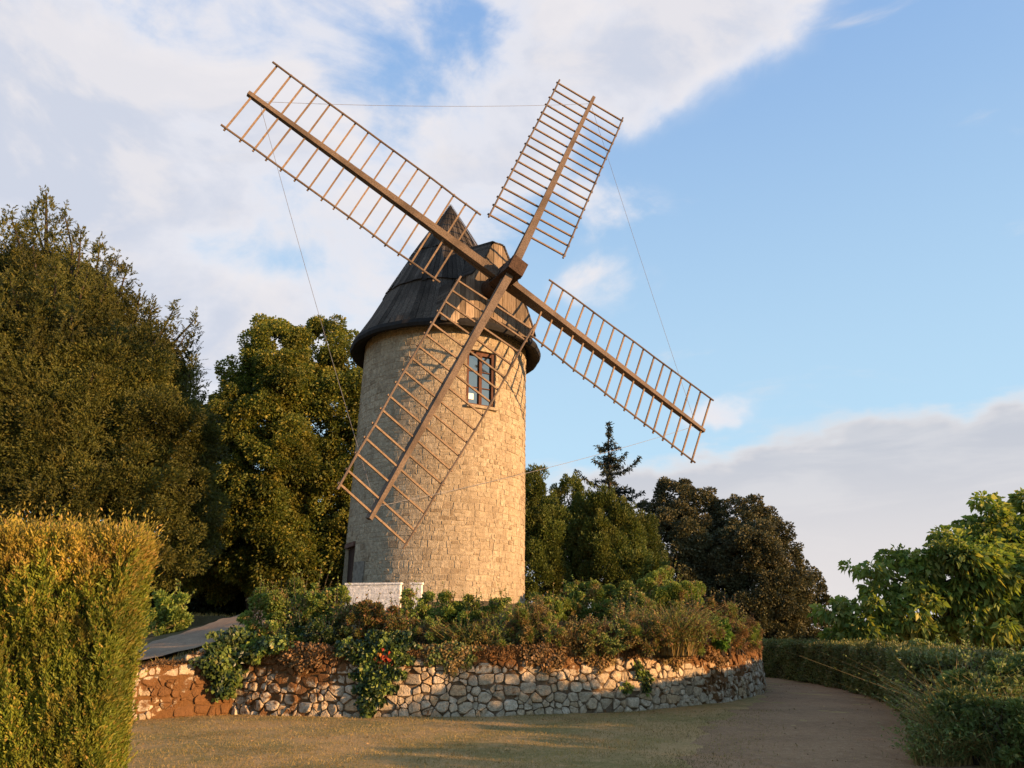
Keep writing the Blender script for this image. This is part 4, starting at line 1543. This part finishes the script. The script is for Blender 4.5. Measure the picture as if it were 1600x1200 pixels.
def grass_tuft(name, label, px, py, Y, wpx, zbase, mat, n=900, group=None, spread=0.55, mats2=None, width=0.009, cat='dry grass'):
    top = at(px, py, Y)
    w = wpx / 1200 * (Y * CP)
    h = max(0.3, top[2] - zbase)
    base = np.array([top[0], Y, zbase])
    n = int(n * 1.7)
    nc = 11
    ca = rng.uniform(0, 6.28, nc)
    cr_ = np.sqrt(rng.random(nc)) * w * 1.05
    chh = rng.uniform(0.45, 1.05, nc)
    ci = rng.integers(0, nc, n)
    a = rng.uniform(0, 6.28, n)
    rr = np.abs(rng.normal(0, 0.13, n)) * w
    P0 = base + np.stack([np.sin(ca[ci]) * cr_[ci] + np.sin(a) * rr, np.cos(ca[ci]) * cr_[ci] * 0.6 + np.cos(a) * rr, np.zeros(n) - 0.12], -1)
    lean = np.stack([np.sin(a) * spread, np.cos(a) * spread, np.zeros(n)], -1) * rng.uniform(0.1, 1.5, (n, 1)) + rng.normal(0, 0.25, (n, 3)) * [1, 1, 0]
    l = h * chh[ci] * rng.uniform(0.35, 1.12, n)
    P1 = P0 + (np.array([0, 0, 1.0]) + lean * 0.35) * (l * 0.55)[:, None]
    P2 = P0 + (np.array([0, 0, 0.97]) + lean * 0.9) * l[:, None]
    sd = norm(np.stack([rng.normal(size=n), rng.normal(size=n), np.zeros(n)], -1)) * (width * rng.uniform(.6, 1.4, n))[:, None]
    V = np.stack([P0 - sd, P0 + sd, P1 + sd * .8, P1 - sd * .8, P2 + sd * .25, P2 - sd * .25], 1).reshape(-1, 3)
    i = np.arange(n)[:, None] * 6
    F = np.concatenate([i + [0, 1, 2, 3], i + [3, 2, 4, 5]], 1).reshape(-1, 4)
    mb = MB()
    mb.raw(V, F, 0)
    # seed heads and small side leaves
    m = n * 6
    k = rng.integers(0, n, m)
    f = rng.uniform(-0.6, 1.0, m)[:, None]
    p = P1[k] + (P2[k] - P1[k]) * f
    mb.raw(leaf_quads(p, unit(m) + np.array([0, 0, .6]), 0.055 * rng.uniform(.5, 1.5, m), 0.018, 0.1), quads_idx(m), 1)
    o = mb.build(name, [mat, mats2 or mat], None, base)
    return tag(o, label, cat, group)


def tz(px, py, Y):
    p = at(px, py, Y)
    return float(terrace_z(p[0], Y)) - 0.05


GS = 'leafy shrubs along the terrace edge'
SH = [  # px, top, Y, half width px, material, label
    (420, 922, 17.9, 40, 'shrub', 'green shrub at the left end of the terrace edge, beside the ramp'),
    (470, 906, 17.7, 52, 'shrub', 'tallest light green shrub on the terrace left of the white wall'),
    (522, 920, 17.6, 44, 'shrub', 'green shrub just left of the white block wall'),
    (568, 938, 17.2, 42, 'rosy', 'rosy tinged shrub in front of the white block wall'),
    (612, 940, 17.1, 44, 'rosy', 'reddish flowering shrub above the hanging ivy'),
    (648, 918, 17.8, 32, 'shrub', 'upright green shrub between the two white wall pieces and the tower'),
    (690, 922, 18.2, 44, 'shrub', 'green shrub below the sunlit tower base, left of its middle'),
    (740, 930, 18.0, 42, 'shrub', 'low green shrub below the middle of the tower base'),
    (792, 934, 18.0, 42, 'shrub', 'low green shrub below the right edge of the tower'),
    (845, 926, 19.0, 36, 'shrub', 'dense green shrub just right of the tower foot'),
    (885, 914, 19.8, 36, 'shrub', 'rounded green shrub in front of the second evergreen'),
    (928, 910, 19.8, 40, 'shrub', 'leafy green shrub in front of the tall olive evergreen'),
    (972, 918, 19.6, 46, 'laurel', 'broad olive shrub on the mound right of the tower'),
    (1035, 892, 24.0, 60, 'shrub', 'large leafy green shrub at the back of the mound near the oaks'),
    (500, 965, 16.85, 46, 'ivy', 'dark green low shrub on the wall top left of the hanging ivy'),
    (440, 972, 16.85, 42, 'shrub', 'low green shrub on the wall top right of the corner ivy'),
]
for (px, py, Y, w, mt, lab) in SH:
    bush('terrace_shrub', lab, 'shrub', px, py, Y, w, tz(px, py, Y), M[mt], group=GS, L=0.065, dens=620, lump=6, depth=1.0, mats2=M['straw'] if mt == 'shrub' else None, share=0.10)
bush('fresh_shrub', 'small bright green shrub among dry grass above the right end of the wall', 'shrub', 1124, 966, 18.6, 20, 1.15, M['fresh'], L=0.10, dens=260, shoots=5)
bush('bank_shrub', 'green shrub beside the ramp right of the clipped hedge', 'shrub', 272, 918, 21.5, 40, 1.3, M['shrub'], L=0.10)

GT = 'dry grass clumps on the terrace edge'
TF = [
    (672, 972, 16.95, 30, 'straw', 'green and straw grass clump just right of the hanging ivy'),
    (722, 960, 16.9, 34, 'straw', 'straw coloured clump above the grey wall stones'),
    (775, 965, 16.9, 34, 'brown', 'brown grass clump above the wall below the tower centre'),
    (830, 944, 17.0, 34, 'straw', 'golden grass clump below the right edge of the tower'),
    (880, 962, 17.1, 32, 'brown', 'reddish brown clump in the middle of the dry row'),
    (930, 966, 17.1, 30, 'brown', 'dark brown low clump above the wall'),
    (985, 946, 17.6, 38, 'straw', 'pale tan clump under the olive shrub'),
    (1040, 928, 17.9, 38, 'straw', 'tallest tan grass clump on the right of the terrace'),
    (1090, 952, 18.4, 34, 'brown', 'pinkish brown clump behind the small bright shrub'),
    (1135, 942, 19.2, 28, 'brown', 'orange brown clump near the right end of the wall'),
    (1160, 968, 21.0, 22, 'brown', 'last brown clump where the wall bends out of sight'),
]
UG = [
    (700, 968, 16.75, 30, 'shrub', 'low green plant on the wall top right of the hanging ivy'),
    (752, 978, 16.75, 30, 'lowhedge', 'low brownish plant at the foot of the dry shrubs below the tower'),
    (806, 974, 16.8, 30, 'bramble', 'low olive plant at the foot of the golden dry shrub'),
    (858, 966, 16.9, 32, 'shrub', 'green leafy plant between the golden dry shrub and the reddish clump'),
    (908, 974, 16.95, 30, 'lowhedge', 'low brown plant above the small creeper'),
    (955, 962, 17.1, 34, 'bramble', 'olive plant in the middle of the dry growth on the right'),
    (1012, 968, 17.2, 32, 'rosy', 'rosy brown plant on the wall top, right part'),
    (1062, 958, 17.7, 34, 'lowhedge', 'brownish leafy plant left of the small bright shrub'),
    (1095, 930, 19.0, 30, 'rosy', 'pink tinged shrub behind the small bright shrub'),
    (1000, 930, 19.0, 34, 'bramble', 'olive shrub behind the pale tan dry shrub'),
    (1150, 975, 19.4, 24, 'rosy', 'reddish plant at the right end of the wall top'),
]
for (px, py, Y, w, mt, lab) in UG:
    bush('wall_top_plant', lab, 'plant', px, py, Y, w, 1.15, M[mt], group='plants among the dry grass', L=0.065, dens=420, lump=5, shoots=16, mats2=M['straw'], share=0.25)
for k, (px, py, Y, w, mt, lab) in enumerate(TF):
    if k in (1, 4, 7):
        grass_tuft('grass_clump', lab, px, py, Y, w, 1.2, M[mt], 800, GT, mats2=M['straw' if mt == 'brown' else 'shrub'], spread=1.1)
    else:
        bush('dry_shrub', lab.replace('grass clump', 'shrub').replace('clump', 'shrub'), 'dry shrub', px, py + 4, Y, w * 1.12, 1.12, M[mt], L=0.075, Wd=0.2, dens=900, lump=6, shoots=46, depth=1.0,
             group='dry shrubs on the terrace edge', mats2=M['shrub'], share=0.42, up=0.7)


# added bushes right of view, placed to shade the wall, lawn and path
bl = []
for (x, y, r, h) in [(9.3, 4.4, 1.0, 1.5), (9.4, 6.0, 1.1, 1.7), (9.2, 7.6, 1.1, 1.6), (9.9, 8.8, 0.9, 1.0), (11.5, 10.9, 1.05, 2.75), (11.7, 11.7, 0.9, 2.6)]:
    bl += [(np.array([x, y, h * .5]), np.array([r, r, h * .5])), (np.array([x + .4, y + .3, h * .35]), np.array([r, r, h * .35]))]
V = np.concatenate([puff_leaves(crown_puffs(bl, 3, (0.2, 0.35), 1.0), 200, 0.11, 0.5), fill_leaves(bl, 60, 0.2, 0.6)])
tag(leaf_obj('shade_scrub', V, M['bramble'], None, (10, 8, 0)), 'added bushes out of view that shade the wall and lawn', None, None, 'stuff')


# hanging plants on the walls
def hanging(name, label, cat, shape, mat, n, L=0.085, mats2=None, share=0.0, mapf=wmap, thick=0.16, red=None):
    """shape: list of (s, z, rs, rz) patches on the wall face"""
    Vs = []
    wts = np.array([a[2] * a[3] for a in shape])
    for (s, z, rs, rz), w in zip(shape, wts / wts.sum()):
        m = int(n * w)
        u = rng.uniform(0, 6.28, m)
        q = np.sqrt(rng.random(m)) * (0.85 + 0.2 * np.sin(u * 5 + s * 3))
        sv, zv = s + np.cos(u) * q * rs, z + np.sin(u) * q * rz
        keep = zv > 0.02
        sv, zv, q = sv[keep], zv[keep], q[keep]
        m = len(sv)
        d = 0.05 + thick * rng.random(m) * (1.15 - q * 0.8)
        over = zv > 1.28
        P = mapf(sv, zv, d)
        P0 = mapf(sv, zv, d + 0.3)
        nn = norm(P0 - P)
        D = nn * 0.55 + rng.normal(0, 0.45, (m, 3)) + np.array([0, 0, -0.55])
        l = L * rng.uniform(0.6, 1.3, m)
        sd = norm(np.cross(nn + rng.normal(0, 0.35, (m, 3)), D))
        Vs.append(leaf_quads(P, D, l, l * 0.8, 0.05, side=sd))
    V = np.concatenate(Vs)
    n = len(V) // 4
    mid = np.zeros(n, int)
    ml = [mat]
    cen = V.reshape(-1, 4, 3).mean(1)
    if red is not None:
        ml.append(M['red'])
        rc, rr = red
        mid[(np.linalg.norm(cen - rc, axis=1) < rr * rng.uniform(.3, 1.2, n)) & (rng.random(n) < .5)] = 1
    if mats2 is not None:
        ml.append(mats2)
        f = vnoise(cen[:, 0] * 4, cen[:, 2] * 4, 1.3, 5) + rng.normal(0, .3, n)
        mid[(f > np.quantile(f, 1 - share)) & (mid == 0)] = len(ml) - 1
    mb = MB()
    mb.raw(V, quads_idx(n), 0)
    mb.m[4][-1] = mid
    # woody runners
    for (s, z, rs, rz) in shape[:6]:
        zs = np.linspace(1.25, max(0.05, z - rz * .6), 6)
        P = mapf(s + rng.normal(0, 0.05, 6), zs, np.full(6, 0.05))
        mb.tube(P, 0.008, 4, len(ml))
    ml.append(M['bark'])
    return tag(mb.build(name, ml), label, cat)


sI0, sI1, sIm = s_of(548), s_of(655), s_of(598)
wI = (sI1 - sI0) / 2
shape = [(sIm - .05, 1.15, wI * 1.0, 0.30), (sIm - .1, 0.85, wI * 0.85, 0.28), (sIm - .15, 0.58, wI * 0.66, 0.26), (sIm - .22, 0.33, wI * 0.42, 0.24), (sIm - .25, 0.14, wI * 0.22, 0.16), (sIm + .05, 1.4, wI * .95, 0.25), (sIm - .75, 1.3, wI * .4, 0.2)]
hanging('ivy', 'large ivy hanging down the stone wall in a point, with red leaves', 'ivy', shape, M['ivy'], 5200, mats2=M['shrub'], share=0.22, red=(wmap(sIm + .02, 1.05, 0.2), 0.20))


def cornermap(s, z, d):
    s = np.asarray(s, float)
    a, b = wmap(np.maximum(s, 0.0), z, d), rmap(np.maximum(-s, 0.0), z, d)
    return np.where((s > 0)[..., None], a, b)


shape = [(0.0, 1.25, .75, .26), (-0.35, 1.02, .62, .28), (-0.15, 0.75, .5, .26), (0.35, 1.2, .5, .25), (-0.25, .5, .3, .2), (0.85, 1.36, .5, .18), (-.1, 1.5, .6, .2)]
hanging('ivy', 'bushy ivy covering the wall corner beside the ramp', 'ivy', shape, M['ivy'], 5200, mats2=M['shrub'], share=0.4, thick=0.32, mapf=cornermap)
sR = s_of(1000)
shape = [(sR - .05, .80, .14, .22), (sR + .15, .62, .16, .2), (sR - .42, .48, .16, .12), (sR + .1, .42, .12, .1)]
hanging('creeper', 'small creeper sprig growing on the sunlit right part of the wall', 'plant', shape, M['ivy'], 380, L=0.08, thick=0.08, mats2=M['shrub'], share=0.4)

for (pp_, w_, lab, m1, m2) in [(700, .8, 'dry creeper hanging over the wall head right of the ivy', 'straw', 'bramble'), (850, .7, 'brown trailing growth on the wall head below the tower edge', 'brown', 'mossy'), (935, .6, 'rusty trailing growth over the sunlit stones', 'brown', 'straw'),
                              (1050, .8, 'tangled dry growth covering the upper stones on the right', 'brown', 'straw'), (1120, .9, 'rusty growth covering the wall near its right end', 'mossy', 'brown'), (470, .7, 'brown trailing growth between the two ivies', 'mossy', 'brown')]:
    sc_ = s_of(pp_)
    shape = [(sc_, 1.26, w_ * .9, .14), (sc_ - w_ * .3, 1.12, w_ * .45, .2), (sc_ + w_ * .35, 1.08, w_ * .35, .22), (sc_ + w_ * .05, .98, w_ * .22, .22)]
    hanging('dry_creeper', lab, 'creeper', shape, M[m1], 1900, L=0.06, thick=0.13, mats2=M[m2], share=0.4)

# dry moss hanging over the wall head
mb = MB()
n = 17000
s = rng.uniform(0.4, SW * 0.66, n)
z = wall_h(0) + 0.03 - np.abs(rng.normal(0, 0.10, n))
z -= 0.12 * np.clip(vnoise(s, s * 0, 2.2, 3), 0, 1) * rng.random(n)
P = wmap(s, z, 0.03 + 0.06 * rng.random(n))
D = norm(wmap(s, z, np.full(n, 1.0)) - wmap(s, z, np.zeros(n))) * 0.5 + rng.normal(0, .5, (n, 3)) + np.array([0, 0, -.2])
mb.raw(leaf_quads(P, D, 0.06 * rng.uniform(.5, 1.5, n), 0.022, 0.1), quads_idx(n))
n = 5000
s = rng.uniform(0.0, RL, n)
z = np.array([ramp_h(q) for q in s]) + 0.05 - np.abs(rng.normal(0, 0.05, n))
P = rmap(s, z, 0.06 - 0.34 * rng.random(n))
mb.raw(leaf_quads(P, unit(n) + np.array([0, 0, .5]), 0.06 * rng.uniform(.5, 1.6, n), 0.02, 0.1), quads_idx(n))
tag(mb.build('moss', M['mossy']), kind='stuff', label='rust coloured dry moss along the head of the stone wall')


# ------------------------------------------------------------------ clipped hedge on the left
HC = np.array([-3.72, 7.55])
HD = norm(np.array([-1.5, -0.33]))
HN = np.array([-HD[1], HD[0]]) if -HD[1] * 0 + HD[0] < 0 else np.array([HD[1], -HD[0]])
HN = HN if HN[1] < 0 else -HN
HT, HL, HH = 1.0, 3.4, 2.41
root = thing('clipped_hedge', (HC[0] + HD[0] * HL / 2, HC[1] + HD[1] * HL / 2, 0), 'tall clipped conifer hedge with yellow brown top at the left edge', 'hedge')
mb = MB()


def hp(l, d, z):
    l, d, z = np.broadcast_arrays(np.asarray(l, float), np.asarray(d, float), np.asarray(z, float))
    return np.stack([HC[0] + HD[0] * l + HN[0] * d, HC[1] + HD[1] * l + HN[1] * d, z], -1)


q0 = [hp(0.12, -0.12, -0.1), hp(HL, -0.12, -0.1), hp(HL, -HT + .12, -0.1), hp(0.12, -HT + .12, -0.1)]
q1 = [p + np.array([0, 0, HH - 0.08]) for p in q0]
mb.raw(np.array(q0 + q1), [(0, 1, 5, 4), (1, 2, 6, 5), (2, 3, 7, 6), (3, 0, 4, 7), (4, 5, 6, 7)])
mb.build('twigs', M['hedgecore'], root)
HDIR = np.array([HD[0], HD[1], 0.0])
HNOR = np.array([HN[0], HN[1], 0.0])
P, Nn = [], []
n = 15000
l, z = rng.uniform(0, HL, n), rng.uniform(0.25, HH, n)
bul = 0.06 * vnoise(l * 2, z * 1.2, 2.0, 3) + 0.06 * vnoise(l * 6, z * 3, 2.0, 8) + 0.04 * vnoise(l * 15, z * 6, 2.0, 4)
P.append(hp(l, bul - 0.16 * rng.random(n) ** 1.5, z)); Nn.append(np.tile(HNOR, (n, 1)))
n = 6000
d, z = rng.uniform(-HT, 0, n), rng.uniform(0.25, HH, n)
bul = 0.05 * vnoise(d * 2, z * 1.2, 2.0, 5)
P.append(hp(-bul + 0.10 * rng.random(n) ** 1.5, d, z)); Nn.append(np.tile(-HDIR, (n, 1)))
n = 6000
l, d = rng.uniform(0, HL, n), rng.uniform(-HT, 0, n)
P.append(hp(l, d, HH - 0.02 + 0.05 * vnoise(l * 4, d * 4, 2, 1) + 0.05 * vnoise(l * 11, d * 9, 2, 6) - 0.10 * rng.random(n))); Nn.append(np.tile([0, 0, 1.0], (n, 1)))
P, Nn = np.concatenate(P), np.concatenate(Nn)
hol = vnoise(P[:, 0] * 4 + P[:, 1] * 3, P[:, 2] * 2.2, 1.6, 12) + 0.6 * vnoise(P[:, 0] * 9, P[:, 2] * 5 + P[:, 1] * 6, 1.6, 3)
keep = (hol > -0.85 + 0.25 * rng.random(len(P))) | (rng.random(len(P)) < 0.35)
P, Nn = P[keep], Nn[keep]
n = len(P)
d = norm(Nn * 0.42 + np.array([0, 0, 0.85]) + rng.normal(0, 0.22, (n, 3)))
nl = 8
k = np.linspace(0, 1, nl)
l = rng.uniform(0.05, 0.15, n) * (1 + 0.5 * (P[:, 2] > HH - 0.12)) * np.where(rng.random(n) < np.where(P[:, 2] > HH - 0.15, 0.16, 0.04), 1.8, 1.0)
Pp = P[:, None] + d[:, None] * (l[:, None] * k)[..., None]
sd = norm(np.cross(d, Nn + rng.normal(0, 0.5, (n, 3))))
sg = np.where(np.arange(nl) % 2 == 0, 1.0, -1.0)
Dd = d[:, None] * 0.9 + sd[:, None] * (sg * 0.6 * (1 - 0.5 * k))[None, :, None] + rng.normal(0, 0.12, (n, nl, 3))
LL = 0.042 * rng.uniform(0.7, 1.3, (n, nl))
V = leaf_quads(Pp.reshape(-1, 3), Dd.reshape(-1, 3), LL.ravel(), LL.ravel() * 0.34, 0)
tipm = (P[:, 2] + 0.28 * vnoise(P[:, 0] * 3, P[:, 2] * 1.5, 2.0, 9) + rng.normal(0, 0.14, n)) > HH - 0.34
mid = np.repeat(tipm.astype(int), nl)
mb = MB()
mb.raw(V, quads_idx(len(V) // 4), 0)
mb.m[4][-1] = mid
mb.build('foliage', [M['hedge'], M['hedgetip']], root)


# ------------------------------------------------------------------ low hedge along the path
def low_hedge(name, label, line, width, h0, mat, dens, L, wild=0.05):
    line = np.asarray(line, float)
    seg = np.linalg.norm(np.diff(line, axis=0), axis=1)
    cum = np.concatenate([[0], np.cumsum(seg)])
    T = cum[-1]

    def pos(s):
        return np.stack([np.interp(s, cum, line[:, k]) for k in (0, 1)], -1)

    def nor(s):
        tdir_ = norm(pos(np.clip(s + .3, 0, T)) - pos(np.clip(s - .3, 0, T)))
        nn = np.stack([-tdir_[:, 1], tdir_[:, 0]], -1)
        return nn

    root = thing(name, (*pos(np.array([T / 2]))[0], 0), label, 'hedge')
    ss = np.linspace(0.5, T - 0.9, 60)
    p, nn = pos(ss), nor(ss)
    prof_ = [(0.15, -0.1), (0.12, h0 - .18), (width - .12, h0 - .18), (width - .15, -0.1)]
    V = np.concatenate([np.concatenate([p + nn * d, np.full((60, 1), z)], 1) for d, z in prof_])
    mb = MB()
    mb.raw(V, [(q * 60 + k_ + 1, q * 60 + k_, q * 60 + k_ + 60, q * 60 + k_ + 61) for q in range(3) for k_ in range(59)])
    mb.build('twigs', M['hedgecore'], root)
    Ps, Ns = [], []
    n = int(T * h0 * dens)
    s, z = rng.uniform(0, T, n), rng.uniform(0.02, h0, n)
    N2 = nor(s)
    b_ = 0.10 * vnoise(s * 1.1, z * 2, 1.5, 2)
    Ps.append(np.concatenate([pos(s) + N2 * (0.16 * rng.random(n) ** 1.5 - b_ - .03)[:, None], z[:, None]], 1))
    Ns.append(np.concatenate([-N2, np.zeros((n, 1))], 1))
    n = int(T * width * dens)
    s, d = rng.uniform(0, T, n), rng.uniform(0, width, n)
    N2 = nor(s)
    zt = h0 + 0.07 * vnoise(s * 1.5, d * 1.5, 1.5, 4) - 0.14 * rng.random(n) ** 1.5 + wild * np.abs(rng.normal(0, 1, n)) * (rng.random(n) < .25)
    Ps.append(np.concatenate([pos(s) + N2 * d[:, None], zt[:, None]], 1))
    Ns.append(np.tile([0, 0, 1.0], (n, 1)))
    n = int(width * h0 * dens * 3)
    s = np.where(rng.random(n) < .5, rng.uniform(0, .55, n), T - rng.uniform(0, 1.0, n))
    Ps.append(np.concatenate([pos(s) + nor(s) * rng.uniform(0, width, (n, 1)), rng.uniform(0.02, h0, (n, 1))], 1))
    Ns.append(unit(n))
    P, Nn = np.concatenate(Ps), np.concatenate(Ns)
    n = len(P)
    l = L * rng.uniform(.6, 1.3, n)
    leaf_obj('foliage', leaf_quads(P, Nn * .6 + unit(n) * .8 + np.array([0, 0, .25]), l, l * .5, 0.05), mat, root)


low_hedge('low_hedge', 'long low hedge curving along the right side of the sandy path', HEDGE_LINE[:9], 1.5, 1.2, M['lowhedge'], 1500, 0.07)

# thicket between hedge and right edge
GB = 'wild shrubs at the right edge'
TH = [
    (1465, 1004, 17.0, 62, 'bramble', 'wild shrub with warm lit top behind the low hedge'),
    (1545, 1012, 15.2, 66, 'bramble', 'wild green shrub at the right edge behind the foreground thicket'),
    (1620, 1016, 14.0, 75, 'bramble', 'wild shrub cut by the right edge of the picture'),
    (1400, 1002, 20.0, 50, 'lowhedge', 'brownish shrub growing out of the low hedge under the broadleaf tree'),
    (1325, 988, 30.0, 45, 'laurel', 'green shrub behind the bend of the low hedge'),
    (1400, 972, 38.0, 50, 'laurel', 'far green shrub under the left branches of the broadleaf tree'),
    (1480, 968, 37.0, 55, 'laurel', 'far shrub seen under the broadleaf tree beside its trunk'),
    (1570, 966, 38.0, 60, 'laurel', 'far shrub under the right branches of the broadleaf tree'),
    (1550, 1030, 11.6, 105, 'bramble', 'foreground bramble thicket with pale arching stems, lower right corner'),
    (1500, 1085, 10.6, 85, 'bramble', 'low dark front part of the foreground thicket beside the path'),
    (1620, 1090, 10.2, 90, 'bramble', 'dark green leafy shrub in the lower right corner'),
]
for (px, py, Y, w, mt, lab) in TH:
    bush('wild_shrub', lab, 'shrub', px, py, Y, w, 0.0, M[mt], L=0.075 if Y < 13 else 0.085, Wd=.45, dens=330 if Y < 13 else 220, per=5, group=GB, shoots=22, lump=5)
# pale arching stems
for (px, py, Y, w, lab) in [(1480, 1050, 11.0, 60, 'pale arching grass clump in the foreground thicket, nearest the path'), (1560, 1042, 10.9, 60, 'fine feathery grass clump in the right foreground thicket'), (1450, 1110, 10.6, 45, 'low feathery grass at the path edge in the right foreground'), (1520, 1020, 11.6, 70, 'tallest pale feathery grass on top of the foreground thicket'), (1590, 1070, 10.3, 60, 'feathery grass low down in the right corner')]:
    grass_tuft('feathery_grass', lab, px, py, Y, w, 0.1, M['straw'], 900, 'feathery grass in the foreground thicket', 0.9, M['bramble'], 0.006, 'grass')

# fallen leaves on path and lawn, rough grass on the bank
n = 3600
Yv = 8.5 + 20 * rng.random(n) ** 1.3
Xv = (rng.random(n) * 1.2 - 0.5) * Yv
r = np.hypot(Xv - AX[0], Yv - AX[1])
u_ = (Xv - CORN[0]) * EV[0] + (Yv - CORN[1]) * EV[1]
hx_ = np.interp(Yv, HEDGE_LINE[::-1, 1][:9], HEDGE_LINE[::-1, 0][:9])
edge = np.minimum(np.abs(r - WALL_R), np.abs(hx_ - Xv))
keep = (r > WALL_R + 0.03) & (u_ < -0.03) & (Xv < hx_) & (rng.random(n) < 0.25 + 0.75 * np.exp(-edge / 0.5))
Xv, Yv = Xv[keep], Yv[keep]
n = len(Xv)
P = np.stack([Xv, Yv, lawn_z(Xv, Yv) + 0.014], -1)
D = unit(n) * [1, 1, 0.25]
o = leaf_obj('fallen_leaves', leaf_quads(P, D, rng.uniform(0.02, 0.055, n), 0.022, -0.1), M['litter'], None, (0, 13, 0))
tag(o, 'small fallen leaves on the path and lawn', None, None, 'stuff')
n = 26000
u_, v_ = rng.uniform(-8, 5, n), rng.uniform(0.2, 14, n)
x, y = uv_xy(u_, v_)
dr = np.min(np.hypot(u_[:, None] - cu[None], v_[:, None] - cv[None]), axis=1)
keep = (dr > 1.05) & (np.hypot(x - AX[0], y - AX[1]) > 9.0)
x, y, u_, v_ = x[keep], y[keep], u_[keep], v_[keep]
n = len(x)
P = np.stack([x, y, bank_z(u_, v_) - 0.03], -1)
o = leaf_obj('bank_grass', leaf_quads(P, np.array([0, 0, 1.0]) + rng.normal(0, .5, (n, 3)), rng.uniform(.08, .28, n), 0.014, 0.2), M['grass'], None, (-9, 20, 1))
tag(o, 'rough dry grass on the bank beside the ramp', None, None, 'stuff')

# ------------------------------------------------------------------ lawn blades
n = 90000
Yv = 9.0 + 8.5 * rng.random(n) ** 0.9
Xv = (rng.random(n) * 1.30 - 0.60) * Yv
r = np.hypot(Xv - AX[0], Yv - AX[1])
pl = np.interp(Yv, inner[::-1, 1], inner[::-1, 0])
prob = np.clip(1.0 - (Xv - pl) / 1.6, 0.04, 1)
u_ = (Xv - CORN[0]) * EV[0] + (Yv - CORN[1]) * EV[1]
keep = (r > WALL_R + 0.02) & (rng.random(n) < prob) & (u_ < -0.02) & (vnoise(Xv, Yv, 1.4, 5) + rng.normal(0, .35, n) > -0.35)
Xv, Yv = Xv[keep], Yv[keep]
n = len(Xv)
P = np.stack([Xv, Yv, lawn_z(Xv, Yv) - 0.004], -1)
D = np.array([0, 0, 1.0]) + rng.normal(0, 0.55, (n, 3)) * [1, 1, 0.1]
l = 0.035 * rng.uniform(0.5, 1.7, n)
o = leaf_obj('grass', leaf_quads(P, D, l, 0.007, 0.1), M['grass'], None, (0, 13, 0))
tag(o, 'short dry grass blades of the lawn', None, None, 'stuff')
